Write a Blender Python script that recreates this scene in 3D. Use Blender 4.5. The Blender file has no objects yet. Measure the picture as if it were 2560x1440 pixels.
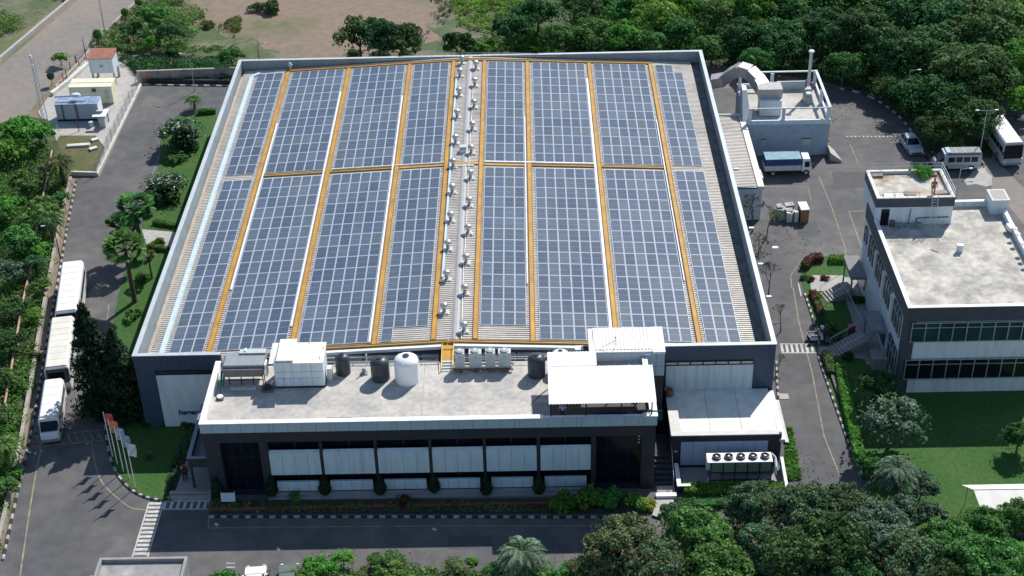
import bpy, math, random
import numpy as np
from mathutils import Vector, Matrix
rnd = random.Random(7)
NR = np.random.default_rng(11)
sc = bpy.context.scene
COL = bpy.context.collection
R = math.radians
ORD = ['first','second','third','fourth','fifth','sixth','seventh','eighth','ninth','tenth','eleventh','twelfth','thirteenth','fourteenth','fifteenth','sixteenth']

# ------------------------------------------------------------------ camera (solved from the panel grid and the parapets)
F, YAW, PITCH, ROLL = 3779.3, -0.0145056, 0.5852558, -0.0271401
CX, CY, CZ = 34.558, -103.586, 82.4666
def basis():
    cy, sy, cp, sp = math.cos(YAW), math.sin(YAW), math.cos(PITCH), math.sin(PITCH)
    f = Vector((sy*cp, cy*cp, -sp)); r = Vector((cy, -sy, 0)); u = r.cross(f)
    cr, sr = math.cos(ROLL), math.sin(ROLL)
    return cr*r+sr*u, -sr*r+cr*u, f
BR, BU, BF = basis()
CP = Vector((CX, CY, CZ))
def ray(px, py): return BF + BR*((px-1280)/F) - BU*((py-720)/F)
def at(px, py, z=0.0):
    d = ray(px, py); return CP + d*((z-CZ)/d.z)
def atY(px, py, Y):
    d = ray(px, py); return CP + d*((Y-CY)/d.y)
def xy(px, py, z=0.0):
    p = at(px, py, z); return (p.x, p.y)
cam_d = bpy.data.cameras.new('camera'); cam = bpy.data.objects.new('camera', cam_d); COL.objects.link(cam)
m = Matrix.Identity(4)
for i in range(3):
    m[i][0] = BR[i]; m[i][1] = BU[i]; m[i][2] = -BF[i]; m[i][3] = CP[i]
cam.matrix_world = m
cam_d.sensor_width = 36; cam_d.lens = F*36/2560; cam_d.clip_start = 1; cam_d.clip_end = 3000
sc.camera = cam

# ------------------------------------------------------------------ light
w = bpy.data.worlds.new('World'); sc.world = w; w.use_nodes = True
nt = w.node_tree; bg = nt.nodes['Background']
sky = nt.nodes.new('ShaderNodeTexSky'); sky.sky_type = 'NISHITA'; sky.sun_disc = False
sky.sun_elevation = R(45.6); sky.sun_rotation = R(32); sky.air_density = 1.2; sky.dust_density = 0.4; sky.ozone_density = 2.0
nt.links.new(sky.outputs[0], bg.inputs[0]); bg.inputs[1].default_value = 0.092
sd = bpy.data.lights.new('sun', 'SUN'); sd.energy = 4.1; sd.angle = R(0.5); sd.color = (1, .955, .89)
so = bpy.data.objects.new('sun', sd); COL.objects.link(so)
so.rotation_euler = Vector((0.52, 0.83, 1.0)).to_track_quat('Z', 'Y').to_euler()
so.location = (60, 60, 90)
sc.view_settings.view_transform = 'Standard'; sc.view_settings.look = 'None'
sc.view_settings.exposure = EXPO if 'EXPO' in globals() else 0.42
sc.view_settings.gamma = 1.0
sc.cycles.max_bounces = 5; sc.cycles.diffuse_bounces = 2; sc.cycles.glossy_bounces = 3
sc.cycles.transmission_bounces = 3; sc.cycles.transparent_max_bounces = 4
sc.cycles.use_denoising = True

# ------------------------------------------------------------------ materials
MATS = {}
def mat(name, c, rough=.7, metal=0, var=.12, scale=1.5, c2=None, s2=.25, amt2=.5, bump=0, bscale=8, island=0, objrand=0, spec=.4, stretch=None, thr=(.45,.7), transl=0, world=False):
    """Principled material: base colour mottled by fine noise, mixed towards a second colour by a broad noise."""
    if name in MATS: return MATS[name]
    M = bpy.data.materials.new(name); M.use_nodes = True; N = M.node_tree.nodes; L = M.node_tree.links
    b = N['Principled BSDF']; b.inputs['Roughness'].default_value = rough; b.inputs['Metallic'].default_value = metal
    b.inputs['Specular IOR Level'].default_value = spec
    tc = N.new('ShaderNodeTexCoord'); co = tc.outputs['Object']
    if world: co = N.new('ShaderNodeNewGeometry').outputs['Position']
    if stretch:
        mp = N.new('ShaderNodeMapping'); mp.inputs['Scale'].default_value = stretch; L.new(co, mp.inputs[0]); co = mp.outputs[0]
    n1 = N.new('ShaderNodeTexNoise'); n1.inputs['Scale'].default_value = scale; n1.inputs['Detail'].default_value = 5; L.new(co, n1.inputs['Vector'])
    mr = N.new('ShaderNodeMapRange'); mr.inputs[1].default_value = .3; mr.inputs[2].default_value = .7
    mr.inputs[3].default_value = 1-var; mr.inputs[4].default_value = 1+var; L.new(n1.outputs['Fac'], mr.inputs[0])
    base = N.new('ShaderNodeMix'); base.data_type = 'RGBA'
    base.inputs[6].default_value = (*c, 1); base.inputs[7].default_value = (*(c2 or c), 1)
    if c2:
        n2 = N.new('ShaderNodeTexNoise'); n2.inputs['Scale'].default_value = s2; n2.inputs['Detail'].default_value = 6; n2.inputs['Roughness'].default_value = .62; L.new(co, n2.inputs['Vector'])
        m2 = N.new('ShaderNodeMapRange'); m2.inputs[1].default_value = thr[0]; m2.inputs[2].default_value = thr[1]; m2.inputs[4].default_value = amt2
        L.new(n2.outputs['Fac'], m2.inputs[0]); L.new(m2.outputs[0], base.inputs[0])
    else: base.inputs[0].default_value = 0
    val = mr.outputs[0]
    def times(v, src, lo, hi):
        k = N.new('ShaderNodeMapRange'); k.inputs[3].default_value = lo; k.inputs[4].default_value = hi; L.new(src, k.inputs[0])
        q = N.new('ShaderNodeMath'); q.operation = 'MULTIPLY'; L.new(v, q.inputs[0]); L.new(k.outputs[0], q.inputs[1]); return q.outputs[0]
    if island:
        g = N.new('ShaderNodeNewGeometry'); val = times(val, g.outputs['Random Per Island'], 1-island, 1+island)
    if objrand:
        oi = N.new('ShaderNodeObjectInfo'); val = times(val, oi.outputs['Random'], 1-objrand, 1+objrand)
    sc_ = N.new('ShaderNodeVectorMath'); sc_.operation = 'SCALE'; L.new(base.outputs[2], sc_.inputs[0]); L.new(val, sc_.inputs['Scale'])
    L.new(sc_.outputs[0], b.inputs['Base Color'])
    if bump:
        n3 = N.new('ShaderNodeTexNoise'); n3.inputs['Scale'].default_value = bscale; n3.inputs['Detail'].default_value = 4; L.new(co, n3.inputs['Vector'])
        bp = N.new('ShaderNodeBump'); bp.inputs['Strength'].default_value = bump; bp.inputs['Distance'].default_value = .05
        L.new(n3.outputs['Fac'], bp.inputs['Height']); L.new(bp.outputs[0], b.inputs['Normal'])
    if transl:
        t = N.new('ShaderNodeBsdfTranslucent'); L.new(sc_.outputs[0], t.inputs[0]); mx = N.new('ShaderNodeMixShader'); mx.inputs[0].default_value = transl
        L.new(b.outputs[0], mx.inputs[1]); L.new(t.outputs[0], mx.inputs[2]); L.new(mx.outputs[0], N['Material Output'].inputs[0])
    MATS[name] = M; return M
def leaf_mat(name, dark, mid, light, accent=None, acc=.04, k_=1.0):
    dark, mid, light = [tuple(v*k_ for v in c) for c in (dark, mid, light)]
    if name in MATS: return MATS[name]
    M = bpy.data.materials.new(name); M.use_nodes = True; N = M.node_tree.nodes; L = M.node_tree.links
    b = N['Principled BSDF']; b.inputs['Roughness'].default_value = .6; b.inputs['Specular IOR Level'].default_value = .12
    g = N.new('ShaderNodeNewGeometry'); cr = N.new('ShaderNodeValToRGB'); cr.color_ramp.interpolation = 'LINEAR'
    e = cr.color_ramp.elements; e[0].color = (*dark, 1); e[1].color = (*light, 1)
    k = e.new(.5); k.color = (*mid, 1)
    if accent:
        e[-1].position = .97-acc; k = e.new(.985-acc); k.color = (*accent, 1); k2 = e.new(1.0); k2.color = (*accent, 1)
    L.new(g.outputs['Random Per Island'], cr.inputs[0])
    tc = N.new('ShaderNodeTexCoord'); n = N.new('ShaderNodeTexNoise'); n.inputs['Scale'].default_value = .55; n.inputs['Detail'].default_value = 3
    L.new(tc.outputs['Object'], n.inputs['Vector'])
    mr = N.new('ShaderNodeMapRange'); mr.inputs[1].default_value = .35; mr.inputs[2].default_value = .65; mr.inputs[3].default_value = .72; mr.inputs[4].default_value = 1.3
    L.new(n.outputs['Fac'], mr.inputs[0])
    oi = N.new('ShaderNodeObjectInfo'); m3 = N.new('ShaderNodeMapRange'); m3.inputs[3].default_value = .8; m3.inputs[4].default_value = 1.22; L.new(oi.outputs['Random'], m3.inputs[0])
    mm = N.new('ShaderNodeMath'); mm.operation = 'MULTIPLY'; L.new(mr.outputs[0], mm.inputs[0]); L.new(m3.outputs[0], mm.inputs[1])
    s = N.new('ShaderNodeVectorMath'); s.operation = 'SCALE'; L.new(cr.outputs[0], s.inputs[0]); L.new(mm.outputs[0], s.inputs['Scale'])
    hs = N.new('ShaderNodeHueSaturation'); m4 = N.new('ShaderNodeMapRange'); m4.inputs[3].default_value = .475; m4.inputs[4].default_value = .53
    ml = N.new('ShaderNodeMath'); ml.operation = 'MULTIPLY'; ml.inputs[1].default_value = 7.31; L.new(oi.outputs['Random'], ml.inputs[0]); fr_ = N.new('ShaderNodeMath'); fr_.operation = 'FRACT'; L.new(ml.outputs[0], fr_.inputs[0]); L.new(fr_.outputs[0], m4.inputs[0]); L.new(m4.outputs[0], hs.inputs['Hue']); L.new(s.outputs[0], hs.inputs['Color']); s = hs
    L.new(s.outputs[0], b.inputs['Base Color'])
    t = N.new('ShaderNodeBsdfTranslucent'); L.new(s.outputs[0], t.inputs[0]); mx = N.new('ShaderNodeMixShader'); mx.inputs[0].default_value = .34
    L.new(b.outputs[0], mx.inputs[1]); L.new(t.outputs[0], mx.inputs[2]); L.new(mx.outputs[0], N['Material Output'].inputs[0])
    MATS[name] = M; return M

# ------------------------------------------------------------------ mesh builder
class MB:
    def __init__(s): s.v = []; s.f = []; s.m = []
    def add(s, vs, fs, mi=0):
        o = len(s.v); s.v += [tuple(p) for p in vs]; s.f += [tuple(i+o for i in f) for f in fs]; s.m += [mi]*len(fs); return s
    def box(s, x0, y0, z0, x1, y1, z1, mi=0):
        if x0 > x1: x0, x1 = x1, x0
        if y0 > y1: y0, y1 = y1, y0
        if z0 > z1: z0, z1 = z1, z0
        vs = [(x0,y0,z0),(x1,y0,z0),(x1,y1,z0),(x0,y1,z0),(x0,y0,z1),(x1,y0,z1),(x1,y1,z1),(x0,y1,z1)]
        return s.add(vs, [(0,3,2,1),(4,5,6,7),(0,1,5,4),(1,2,6,5),(2,3,7,6),(3,0,4,7)], mi)
    def hexa(s, bot, top, mi=0):
        return s.add(list(bot)+list(top), [(0,3,2,1),(4,5,6,7),(0,1,5,4),(1,2,6,5),(2,3,7,6),(3,0,4,7)], mi)
    def quad(s, a, b, c, d, mi=0): return s.add([a,b,c,d], [(0,1,2,3)], mi)
    def prism(s, pts, z0, z1, mi=0):
        n = len(pts)
        A = sum(pts[i][0]*pts[(i+1)%n][1]-pts[(i+1)%n][0]*pts[i][1] for i in range(n))
        if A < 0: pts = pts[::-1]
        vs = [(p[0],p[1],z0) for p in pts]+[(p[0],p[1],z1) for p in pts]
        fs = [tuple(range(n-1,-1,-1)), tuple(range(n,2*n))]+[(i,(i+1)%n,n+(i+1)%n,n+i) for i in range(n)]
        return s.add(vs, fs, mi)
    def tube(s, p, q, r, n=6, r2=None, mi=0, cap=True):
        p = Vector(p); q = Vector(q); d = (q-p).normalized(); a = d.orthogonal().normalized(); b = d.cross(a)
        r2 = r if r2 is None else r2; vs = []
        for c, rr in ((p, r), (q, r2)):
            for i in range(n):
                t = 2*math.pi*i/n; vs.append(c+a*math.cos(t)*rr+b*math.sin(t)*rr)
        fs = [(i,(i+1)%n,n+(i+1)%n,n+i) for i in range(n)]
        if cap: fs += [tuple(range(n-1,-1,-1)), tuple(range(n,2*n))]
        return s.add(vs, fs, mi)
    def path(s, pts, r, n=6, mi=0):
        for a, b in zip(pts[:-1], pts[1:]): s.tube(a, b, r, n, mi=mi)
        return s
    def lathe(s, c, prof, n=16, mi=0, sx=1, sy=1):
        vs = []
        for r, z in prof:
            for i in range(n):
                t = 2*math.pi*i/n; vs.append((c[0]+r*sx*math.cos(t), c[1]+r*sy*math.sin(t), c[2]+z))
        fs = []
        for k in range(len(prof)-1):
            for i in range(n): fs.append((k*n+i, k*n+(i+1)%n, (k+1)*n+(i+1)%n, (k+1)*n+i))
        fs.append(tuple(range(n-1,-1,-1))); fs.append(tuple(range((len(prof)-1)*n, len(prof)*n)))
        return s.add(vs, fs, mi)
    def obox(s, c, size, rz=0, z0=None, mi=0):
        cx, cy, cz = c; lx, ly, lz = size; ca, sa = math.cos(rz), math.sin(rz)
        def T(x, y, z): return (cx+x*ca-y*sa, cy+x*sa+y*ca, cz+z)
        b = [T(-lx/2,-ly/2,0),T(lx/2,-ly/2,0),T(lx/2,ly/2,0),T(-lx/2,ly/2,0)]
        t = [T(-lx/2,-ly/2,lz),T(lx/2,-ly/2,lz),T(lx/2,ly/2,lz),T(-lx/2,ly/2,lz)]
        return s.hexa(b, t, mi)
    def build(s, name, mats, parent=None, local=False, smooth=False):
        me = bpy.data.meshes.new(name)
        vs = s.v
        if parent is not None and not local:
            root = parent
            off = Vector((0,0,0)); p = parent
            while p is not None: off += p.location; p = p.parent
            vs = [(v[0]-off.x, v[1]-off.y, v[2]-off.z) for v in vs]
        me.from_pydata(vs, [], s.f)
        if not isinstance(mats, (list, tuple)): mats = [mats]
        for mm in mats: me.materials.append(mm)
        if len(mats) > 1: me.polygons.foreach_set('material_index', s.m)
        if smooth: me.polygons.foreach_set('use_smooth', [True]*len(s.f))
        me.update()
        o = bpy.data.objects.new(name, me); COL.objects.link(o)
        if parent is not None: o.parent = parent
        return o
def tag(o, label, cat, group=None):
    o['label'] = label; o['category'] = cat
    if group: o['group'] = group
    return o
def struct(name, mb, m, kind='structure'):
    o = mb.build(name, m) if isinstance(mb, MB) else mb
    o['kind'] = kind; return o
def thing(name, label, cat, loc=(0,0,0), rz=0, group=None):
    o = bpy.data.objects.new(name, None); COL.objects.link(o); o.location = loc; o.rotation_euler = (0,0,rz)
    o.empty_display_size = .3
    return tag(o, label, cat, group)
def dup(root, loc=None, rz=None, label=None, group=None, scale=None):
    """copy of a thing, its parts and their sub-parts (mesh data shared)"""
    r = root.copy(); COL.objects.link(r)
    if loc is not None: r.location = loc
    if rz is not None: r.rotation_euler = (0,0,rz)
    if scale is not None: r.scale = scale if hasattr(scale, '__len__') else (scale,)*3
    if label: r['label'] = label
    if group: r['group'] = group
    for ch in list(root.children):
        c = ch.copy(); COL.objects.link(c); c.parent = r
        for g in list(ch.children):
            d = g.copy(); COL.objects.link(d); d.parent = c
    return r
def sheet(name, pts, z, m, kind='structure'):
    """a flat ground sheet from world xy points"""
    mb = MB(); n = len(pts)
    A = sum(pts[i][0]*pts[(i+1)%n][1]-pts[(i+1)%n][0]*pts[i][1] for i in range(n))
    if A < 0: pts = pts[::-1]
    mb.add([(p[0],p[1],z) for p in pts], [tuple(range(n))]); return struct(name, mb, m)
def pxs(pts, z=0): return [xy(x, y, z) for x, y in pts]
def ribbon(mb, pts, wd, z, mi=0):
    """painted line: one mitred strip, no overlapping faces"""
    P = [Vector((p[0], p[1])) for p in pts]; L_ = []; 
    for i in range(len(P)):
        d = ((P[i+1]-P[i]).normalized() if i < len(P)-1 else Vector((0,0)))+((P[i]-P[i-1]).normalized() if i > 0 else Vector((0,0)))
        d.normalize(); n = Vector((-d.y, d.x))*wd/2; L_ += [(P[i].x-n.x, P[i].y-n.y, z), (P[i].x+n.x, P[i].y+n.y, z)]
    mb.add(L_, [(2*i, 2*i+2, 2*i+3, 2*i+1) for i in range(len(P)-1)], mi)

m_asph = mat('asphalt', (.088,.089,.093), .85, var=.16, scale=.8, c2=(.150,.140,.132), s2=.13, amt2=.85, bump=.25, bscale=20, thr=(.42,.68))
m_road = mat('old_asphalt', (.20,.185,.172), .9, var=.1, scale=1.2, c2=(.27,.22,.18), s2=.07, amt2=.8, bump=.2, thr=(.4,.65))
m_soil = mat('dry_soil', (.22,.165,.125), .95, var=.12, scale=.9, c2=(.10,.13,.05), s2=.045, amt2=.85, bump=.5, bscale=3, thr=(.5,.62))
m_lawn = mat('lawn_grass', (.030,.100,.014), .9, var=.26, scale=3.5, c2=(.058,.112,.022), s2=.28, amt2=.85, bump=.9, bscale=14)
m_weed = mat('weedy_ground', (.05,.085,.03), .95, var=.35, scale=1.3, c2=(.13,.11,.07), s2=.25, amt2=.6, bump=.8, bscale=5)
m_earth = mat('planting_soil', (.05,.042,.032), .95, var=.3, scale=3, c2=(.04,.07,.025), s2=.8, amt2=.8, bump=.6)
m_conc = mat('concrete', (.40,.385,.36), .85, var=.10, scale=1.6, c2=(.28,.27,.26), s2=.45, amt2=.6, bump=.15)
m_deck = mat('weathered_deck', (.50,.47,.43), .85, var=.15, scale=2.3, c2=(.33,.325,.31), s2=.35, amt2=.75, bump=.12, thr=(.42,.62))
m_white = mat('white_paint', (.78,.79,.80), .5, var=.07, scale=1.2, c2=(.48,.47,.44), s2=.7, amt2=.45, thr=(.48,.7))
m_whitewall = mat('white_wall', (.62,.70,.76), .6, var=.07, scale=1.2, c2=(.42,.46,.48), s2=.9, amt2=.55, stretch=(2.2,2.2,.3), thr=(.48,.7))
m_dirtywhite = mat('dirty_white', (.60,.60,.56), .7, var=.12, scale=1.5, c2=(.38,.37,.33), s2=.7, amt2=.5)
m_cream = mat('cream_sheet', (.74,.72,.66), .55, var=.08, scale=1.5, c2=(.5,.46,.38), s2=.8, amt2=.35)
m_navy = mat('navy_cladding', (.045,.075,.13), .45, var=.10, scale=2, stretch=(5,5,.4))
m_grey = mat('grey_metal', (.30,.33,.35), .45, metal=.3, var=.10, scale=2)
m_lgrey = mat('light_grey_metal', (.50,.545,.56), .45, metal=.15, var=.08, scale=1.5, c2=(.36,.38,.38), s2=.5, amt2=.35)
m_dark = mat('charcoal_render', (.027,.032,.044), .6, var=.14, scale=1.2)
m_black = mat('black_plastic', (.022,.024,.03), .42, var=.1)
m_glass = mat('dark_glass', (.006,.010,.018), .12, var=.2, spec=.35)
m_tglass = mat('teal_glass', (.012,.045,.065), .18, var=.3, scale=.6, spec=.3)
m_clad = mat('white_cladding', (.52,.64,.72), .4, var=.06, scale=1.2, c2=(.36,.44,.5), s2=.8, amt2=.5, stretch=(2,2,.3), thr=(.48,.7))
m_line = mat('panel_joint', (.12,.14,.16), .7)
m_yel = mat('walkway_yellow', (.47,.25,.03), .6, var=.2, scale=.8, c2=(.40,.19,.06), s2=.35, amt2=.8)
m_yline = mat('yellow_road_paint', (.27,.235,.15), .8, var=.3, scale=2, c2=(.13,.125,.115), s2=1.1, amt2=.85)
m_wline = mat('white_road_paint', (.52,.52,.49), .8, var=.2, scale=2, c2=(.22,.21,.2), s2=1.1, amt2=.6)
m_kw = mat('kerb_white', (.36,.36,.34), .8, var=.4, scale=2.5)
m_kb = mat('kerb_black', (.03,.03,.032), .8)
m_red = mat('red_brown_paint', (.22,.06,.05), .7, var=.2)
m_brown = mat('brown_roof', (.30,.13,.09), .8, var=.2, scale=2)
m_wood = mat('bark', (.10,.075,.055), .9, var=.25, scale=4)
m_rust = mat('rusty_steel', (.17,.10,.075), .8, var=.3, scale=3)
m_tile = mat('paving', (.30,.29,.28), .8, var=.12, scale=3)
m_galv = mat('galvanised_steel', (.55,.56,.57), .35, metal=.6, var=.08)
m_rubber = mat('tyre_rubber', (.02,.02,.02), .8)
m_frame = mat('aluminium_frame', (.56,.62,.70), .4, metal=.1, var=.08, scale=.4)
m_cell = mat('solar_cell', (.066,.092,.142), .30, var=.10, scale=.35, objrand=.13, spec=.5, world=True, c2=(.105,.128,.158), s2=.10, amt2=.55, thr=(.42,.68))
m_cell2 = mat('solar_cell_greenish', (.084,.112,.152), .32, var=.10, scale=.35, objrand=.13, spec=.5, world=True, c2=(.105,.128,.158), s2=.10, amt2=.55, thr=(.42,.68))
m_blue = mat('blue_tarp', (.02,.045,.16), .5, var=.1)
m_ltblue = mat('pale_blue_cover', (.16,.30,.38), .6, var=.2, scale=2)
m_skin = mat('skin', (.25,.13,.08), .6); m_hair = mat('hair', (.01,.01,.01), .6)
m_green = mat('green_paint', (.02,.20,.14), .5)
m_ywhite = mat('ivory_paint', (.74,.70,.52), .5, var=.05, c2=(.55,.5,.36), s2=.8, amt2=.3)
# ================================================================== GROUND
sheet('ground', [(-900,-300),(1000,-300),(1000,1500),(-900,1500)], -.06, m_soil)
camp = pxs([(-60,1700),(0,1400),(30,1290),(70,1110),(100,960),(150,680),(190,447),(250,440),(355,212),(600,208)])
camp += [(0,64),(57,64)] + pxs([(2040,205),(2100,222),(2180,238),(2250,285),(2300,355),(2335,412),(2400,330),(2480,250),(2760,250),(2900,1750)])
sheet('campus_asphalt', camp, .0, m_asph)
sheet('public_road', pxs([(-60,225),(0,165),(90,88),(195,0),(290,-90),(560,-260),(640,-160),(345,0),(240,105),(130,205),(70,285),(0,330),(-160,480),(-300,420)]), -.03, m_road)
kb = MB()
def kerb(pts, width=.22, h=.14, L=.55, name='kerb', mats=None, z0=-.02):
    mb = MB(); k = 0
    for a, b in zip(pts[:-1], pts[1:]):
        a = Vector(a); b = Vector(b); d = b-a; n = max(1, round(d.length/L)); e = d.normalized(); s = Vector((-e.y, e.x))*width/2
        for i in range(n):
            p = a+d*i/n; q = a+d*(i+.92)/n if mats is None else a+d*(i+1)/n
            mb.hexa([(p.x-s.x,p.y-s.y,z0),(q.x-s.x,q.y-s.y,z0),(q.x+s.x,q.y+s.y,z0),(p.x+s.x,p.y+s.y,z0)],
                    [(p.x-s.x*.8,p.y-s.y*.8,h),(q.x-s.x*.8,q.y-s.y*.8,h),(q.x+s.x*.8,q.y+s.y*.8,h),(p.x+s.x*.8,p.y+s.y*.8,h)], k % 2); k += 1
    return struct(name, mb.build(name, mats or [m_kw, m_kb]), None)
def slab(name, pts, z, m, z0=-.03):
    return struct(name, MB().prism(pts, z0, z), m)
def smoothpts(pts, n=4):
    P = [Vector(p) for p in pts]; out = []
    for i in range(len(P)-1):
        p0 = P[max(i-1,0)]; p1 = P[i]; p2 = P[i+1]; p3 = P[min(i+2,len(P)-1)]
        for k in range(n):
            t = k/n; out.append(tuple(.5*((2*p1)+(-p0+p2)*t+(2*p0-5*p1+4*p2-p3)*t*t+(-p0+3*p1-3*p2+p3)*t**3)))
    out.append(tuple(P[-1])); return out
# lawns (raised 6 cm)
curveA = smoothpts(pxs([(262,1045),(266,1090),(276,1145),(298,1192),(330,1226),(366,1244),(402,1252)]))
slab('lawn_strip', pxs([(440,292),(530,281)])+[(.4,53),(.4,19.5)]+pxs([(288,790),(298,735),(322,650),(340,600),(352,572),(375,500),(392,445),(400,400),(402,350)]), .06, m_lawn)
slab('lawn_front', [(.4,19.5),(.4,.02)]+pxs([(478,1060),(425,1160),(408,1252)])+curveA[::-1]+pxs([(263,960),(280,830),(288,790)]), .055, m_lawn)
slab('paved_landing', pxs([(355,575),(470,585),(460,625),(365,612)]), .10, m_conc)
slab('flower_bed_edge', pxs([(408,1252),(425,1160),(478,1060),(512,1060),(462,1165),(432,1252)]), .10, m_earth)
kerb(curveA, L=.6)
kerb(smoothpts(pxs([(8,1400),(38,1260),(72,1110),(84,1050),(100,960),(125,810),(152,665),(170,560),(190,455)])), L=.6)
kerb(pxs([(360,212),(420,214),(570,216)]), L=.8)
kerb(smoothpts(pxs([(2100,222),(2170,240),(2240,285),(2290,345),(2318,400)])), L=.8, h=.16)
# front bed along the office
slab('front_bed', pxs([(522,1284),(528,1255),(1640,1250),(1640,1284)]), .18, m_earth)
mb = MB(); a = xy(522,1279); b = xy(1540,1279); mb.box(a[0], a[1]-.1, 0, b[0], a[1]+.1, .34); 
rk = mb.build('red_planter_kerb', m_red); rk['kind'] = 'structure'
kerb(pxs([(522,1293),(1010,1293),(1540,1294)]), L=.5, h=.12)
# right side lawns
c1 = pxs([(2012,735),(2030,790),(2048,862)]); c2 = pxs([(2046,893),(2062,940),(2090,1020),(2125,1120),(2160,1200)])
slab('garden_lawn', pxs([(2012,735),(2048,862),(2110,862),(2190,800),(2175,700),(2130,645),(2080,640),(2010,650),(2003,690)]), .06, m_lawn)
slab('lawn_right', pxs([(2056,893),(2090,1020),(2125,1120),(2175,1225),(2230,1330),(2760,1330),(2760,860),(2160,860),(2120,893)]), .06, m_lawn)
kerb(c1, L=.5); kerb(c2, L=.5)
slab('verge', pxs([(1962,1066),(1980,1070),(2004,1200),(1962,1205)]), .05, m_lawn)
kerb(pxs([(1941,905),(1943,960),(1946,1000)]), L=.5)
# drain ledges beside kerbs
mb = MB()
for P in (c1, c2):
    for a, b in zip(P[:-1], P[1:]):
        d = (Vector(b)-Vector(a)).normalized(); s = Vector((-d.y, d.x))
        mb.hexa([(a[0]+s.x*.45,a[1]+s.y*.45,0),(b[0]+s.x*.45,b[1]+s.y*.45,0),(b[0]+s.x*.95,b[1]+s.y*.95,0),(a[0]+s.x*.95,a[1]+s.y*.95,0)],
                [(a[0]+s.x*.45,a[1]+s.y*.45,.3),(b[0]+s.x*.45,b[1]+s.y*.45,.3),(b[0]+s.x*.95,b[1]+s.y*.95,.3),(a[0]+s.x*.95,a[1]+s.y*.95,.3)])
struct('drain_ledge', mb, m_dark)
# markings
mb = MB()
ribbon(mb, smoothpts(pxs([(228,1100),(238,1160),(258,1210),(300,1250),(330,1270),(368,1275)])), .11, .006)
ribbon(mb, pxs([(50,1440),(75,1270),(92,1170),(105,1112)]), .13, .006)
ribbon(mb, pxs([(79,1118),(160,1110),(258,1101)]), .13, .006); ribbon(mb, pxs([(90,1092),(165,1083),(255,1075)]), .11, .006)
for i in range(9):
    x0 = 98+i*19; ribbon(mb, pxs([(x0-6,1090-i*.9),(x0+4,1112-i*1.6)]), .11, .010)
ribbon(mb, pxs([(521,1318),(521,1296)]), .1, .006); ribbon(mb, pxs([(521,1320),(900,1316),(1480,1314)]), .1, .006)
ribbon(mb, pxs([(272,760),(268,800),(262,880)]), .1, .006); ribbon(mb, pxs([(408,360),(380,440),(285,640)]), .08, .006)
ribbon(mb, pxs([(1983,720),(1996,800),(2014,870),(2030,930),(2060,1090),(2100,1190)]), .12, .006)
ribbon(mb, pxs([(2047,440),(2080,520),(2110,610),(2115,640)]), .1, .006); ribbon(mb, pxs([(2160,527),(2122,529),(2155,620)]), .14, .006)
ribbon(mb, pxs([(1900,466),(2020,467),(2027,500)]), .1, .006); ribbon(mb, pxs([(2125,360),(2146,410)]), .08, .006)
ribbon(mb, pxs([(2040,705),(2010,640),(1976,690),(1980,720)]), .1, .006)
struct('road_lines', mb, m_yline)
mb = MB()
def zebra(p0, p1, wd, n, fill=.55, border=True):
    p0 = Vector(p0); p1 = Vector(p1); d = p1-p0; e = d.normalized(); s = Vector((-e.y, e.x))
    L = d.length
    for i in range(n):
        a = p0+d*(i/n); b = p0+d*((i+fill)/n)
        A = a-s*wd/2; B = b-s*wd/2; C2 = b+s*wd/2; D = a+s*wd/2
        mb.quad((A.x,A.y,.007),(B.x,B.y,.007),(C2.x,C2.y,.007),(D.x,D.y,.007))
    if border:
        for k in (-1, 1):
            o = s*(wd/2+.08)*k; ribbon(mb, [tuple(p0+o), tuple(p1+o)], .12, .011)
zebra(xy(391,1256), xy(350,1392), 1.05, 13, .58)
zebra(xy(408,1263), xy(526,1263), .8, 7, .42)
zebra(xy(1952,871), xy(2040,871), 1.25, 7, .5)
for x in range(2116, 2262, 10): 
    ribbon(mb, [xy(x,341), xy(x+5,341)], .22, .006)
ribbon(mb, pxs([(1996,708),(2003,740)]), .12, .006)
ribbon(mb, [xy(565,1408),xy(588,1408)], .08,.006); ribbon(mb, [xy(565,1418),xy(588,1418)], .08,.006)
for p in [(1086,1321),(696,1370),(541,1309)]: ribbon(mb, [xy(p[0]-4,p[1]), xy(p[0]+4,p[1]+5)], .25, .006)
struct('crossing_paint', mb, m_wline)
mb = MB(); c = xy(1957,992); mb.box(c[0]-.5,c[1]-.4,0,c[0]+.5,c[1]+.4,.05); struct('manhole_slab', mb, m_conc)
mb = MB(); c = xy(1938,618); mb.box(c[0]-.3,c[1]-.2,0,c[0]+.3,c[1]+.2,.02); struct('manhole_cover', mb, m_white)
# spilt pale cement patch by the van
mb = MB(); mb.add([(*xy(*p),.008) for p in [(2410,452),(2425,440),(2440,415),(2460,418),(2468,432),(2480,440),(2480,462),(2465,467),(2440,460),(2418,463)]], [tuple(range(9,-1,-1))])
struct('cement_patch', mb, m_conc)
# pale sandy ground between van and bus
mb = MB(); mb.add([(*xy(*p),.004) for p in [(2450,345),(2470,330),(2485,370),(2500,410),(2560,470),(2560,560),(2480,470),(2455,410)]], [tuple(range(7,-1,-1))])
struct('sandy_patch', mb, m_road)
m_p1 = mat('asphalt_repair', (.079,.080,.084), .85, var=.12, scale=2); m_p2 = mat('asphalt_dusty', (.155,.142,.130), .9, var=.12, scale=2)
def blot(pts, z, m_, nm='asphalt_patch'): sheet(nm, smoothpts(pxs(pts+[pts[0]]), 4)[:-1], z, m_)
for i, P_ in enumerate(([(2080,430),(2170,430),(2178,470),(2086,472)],[(1990,555),(2040,553),(2052,590),(1998,592)],[(1120,1340),(1230,1338),(1232,1372),(1120,1374)])):
    sheet('asphalt_patch', pxs(P_), .0035+.0002*i, m_p1)
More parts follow.
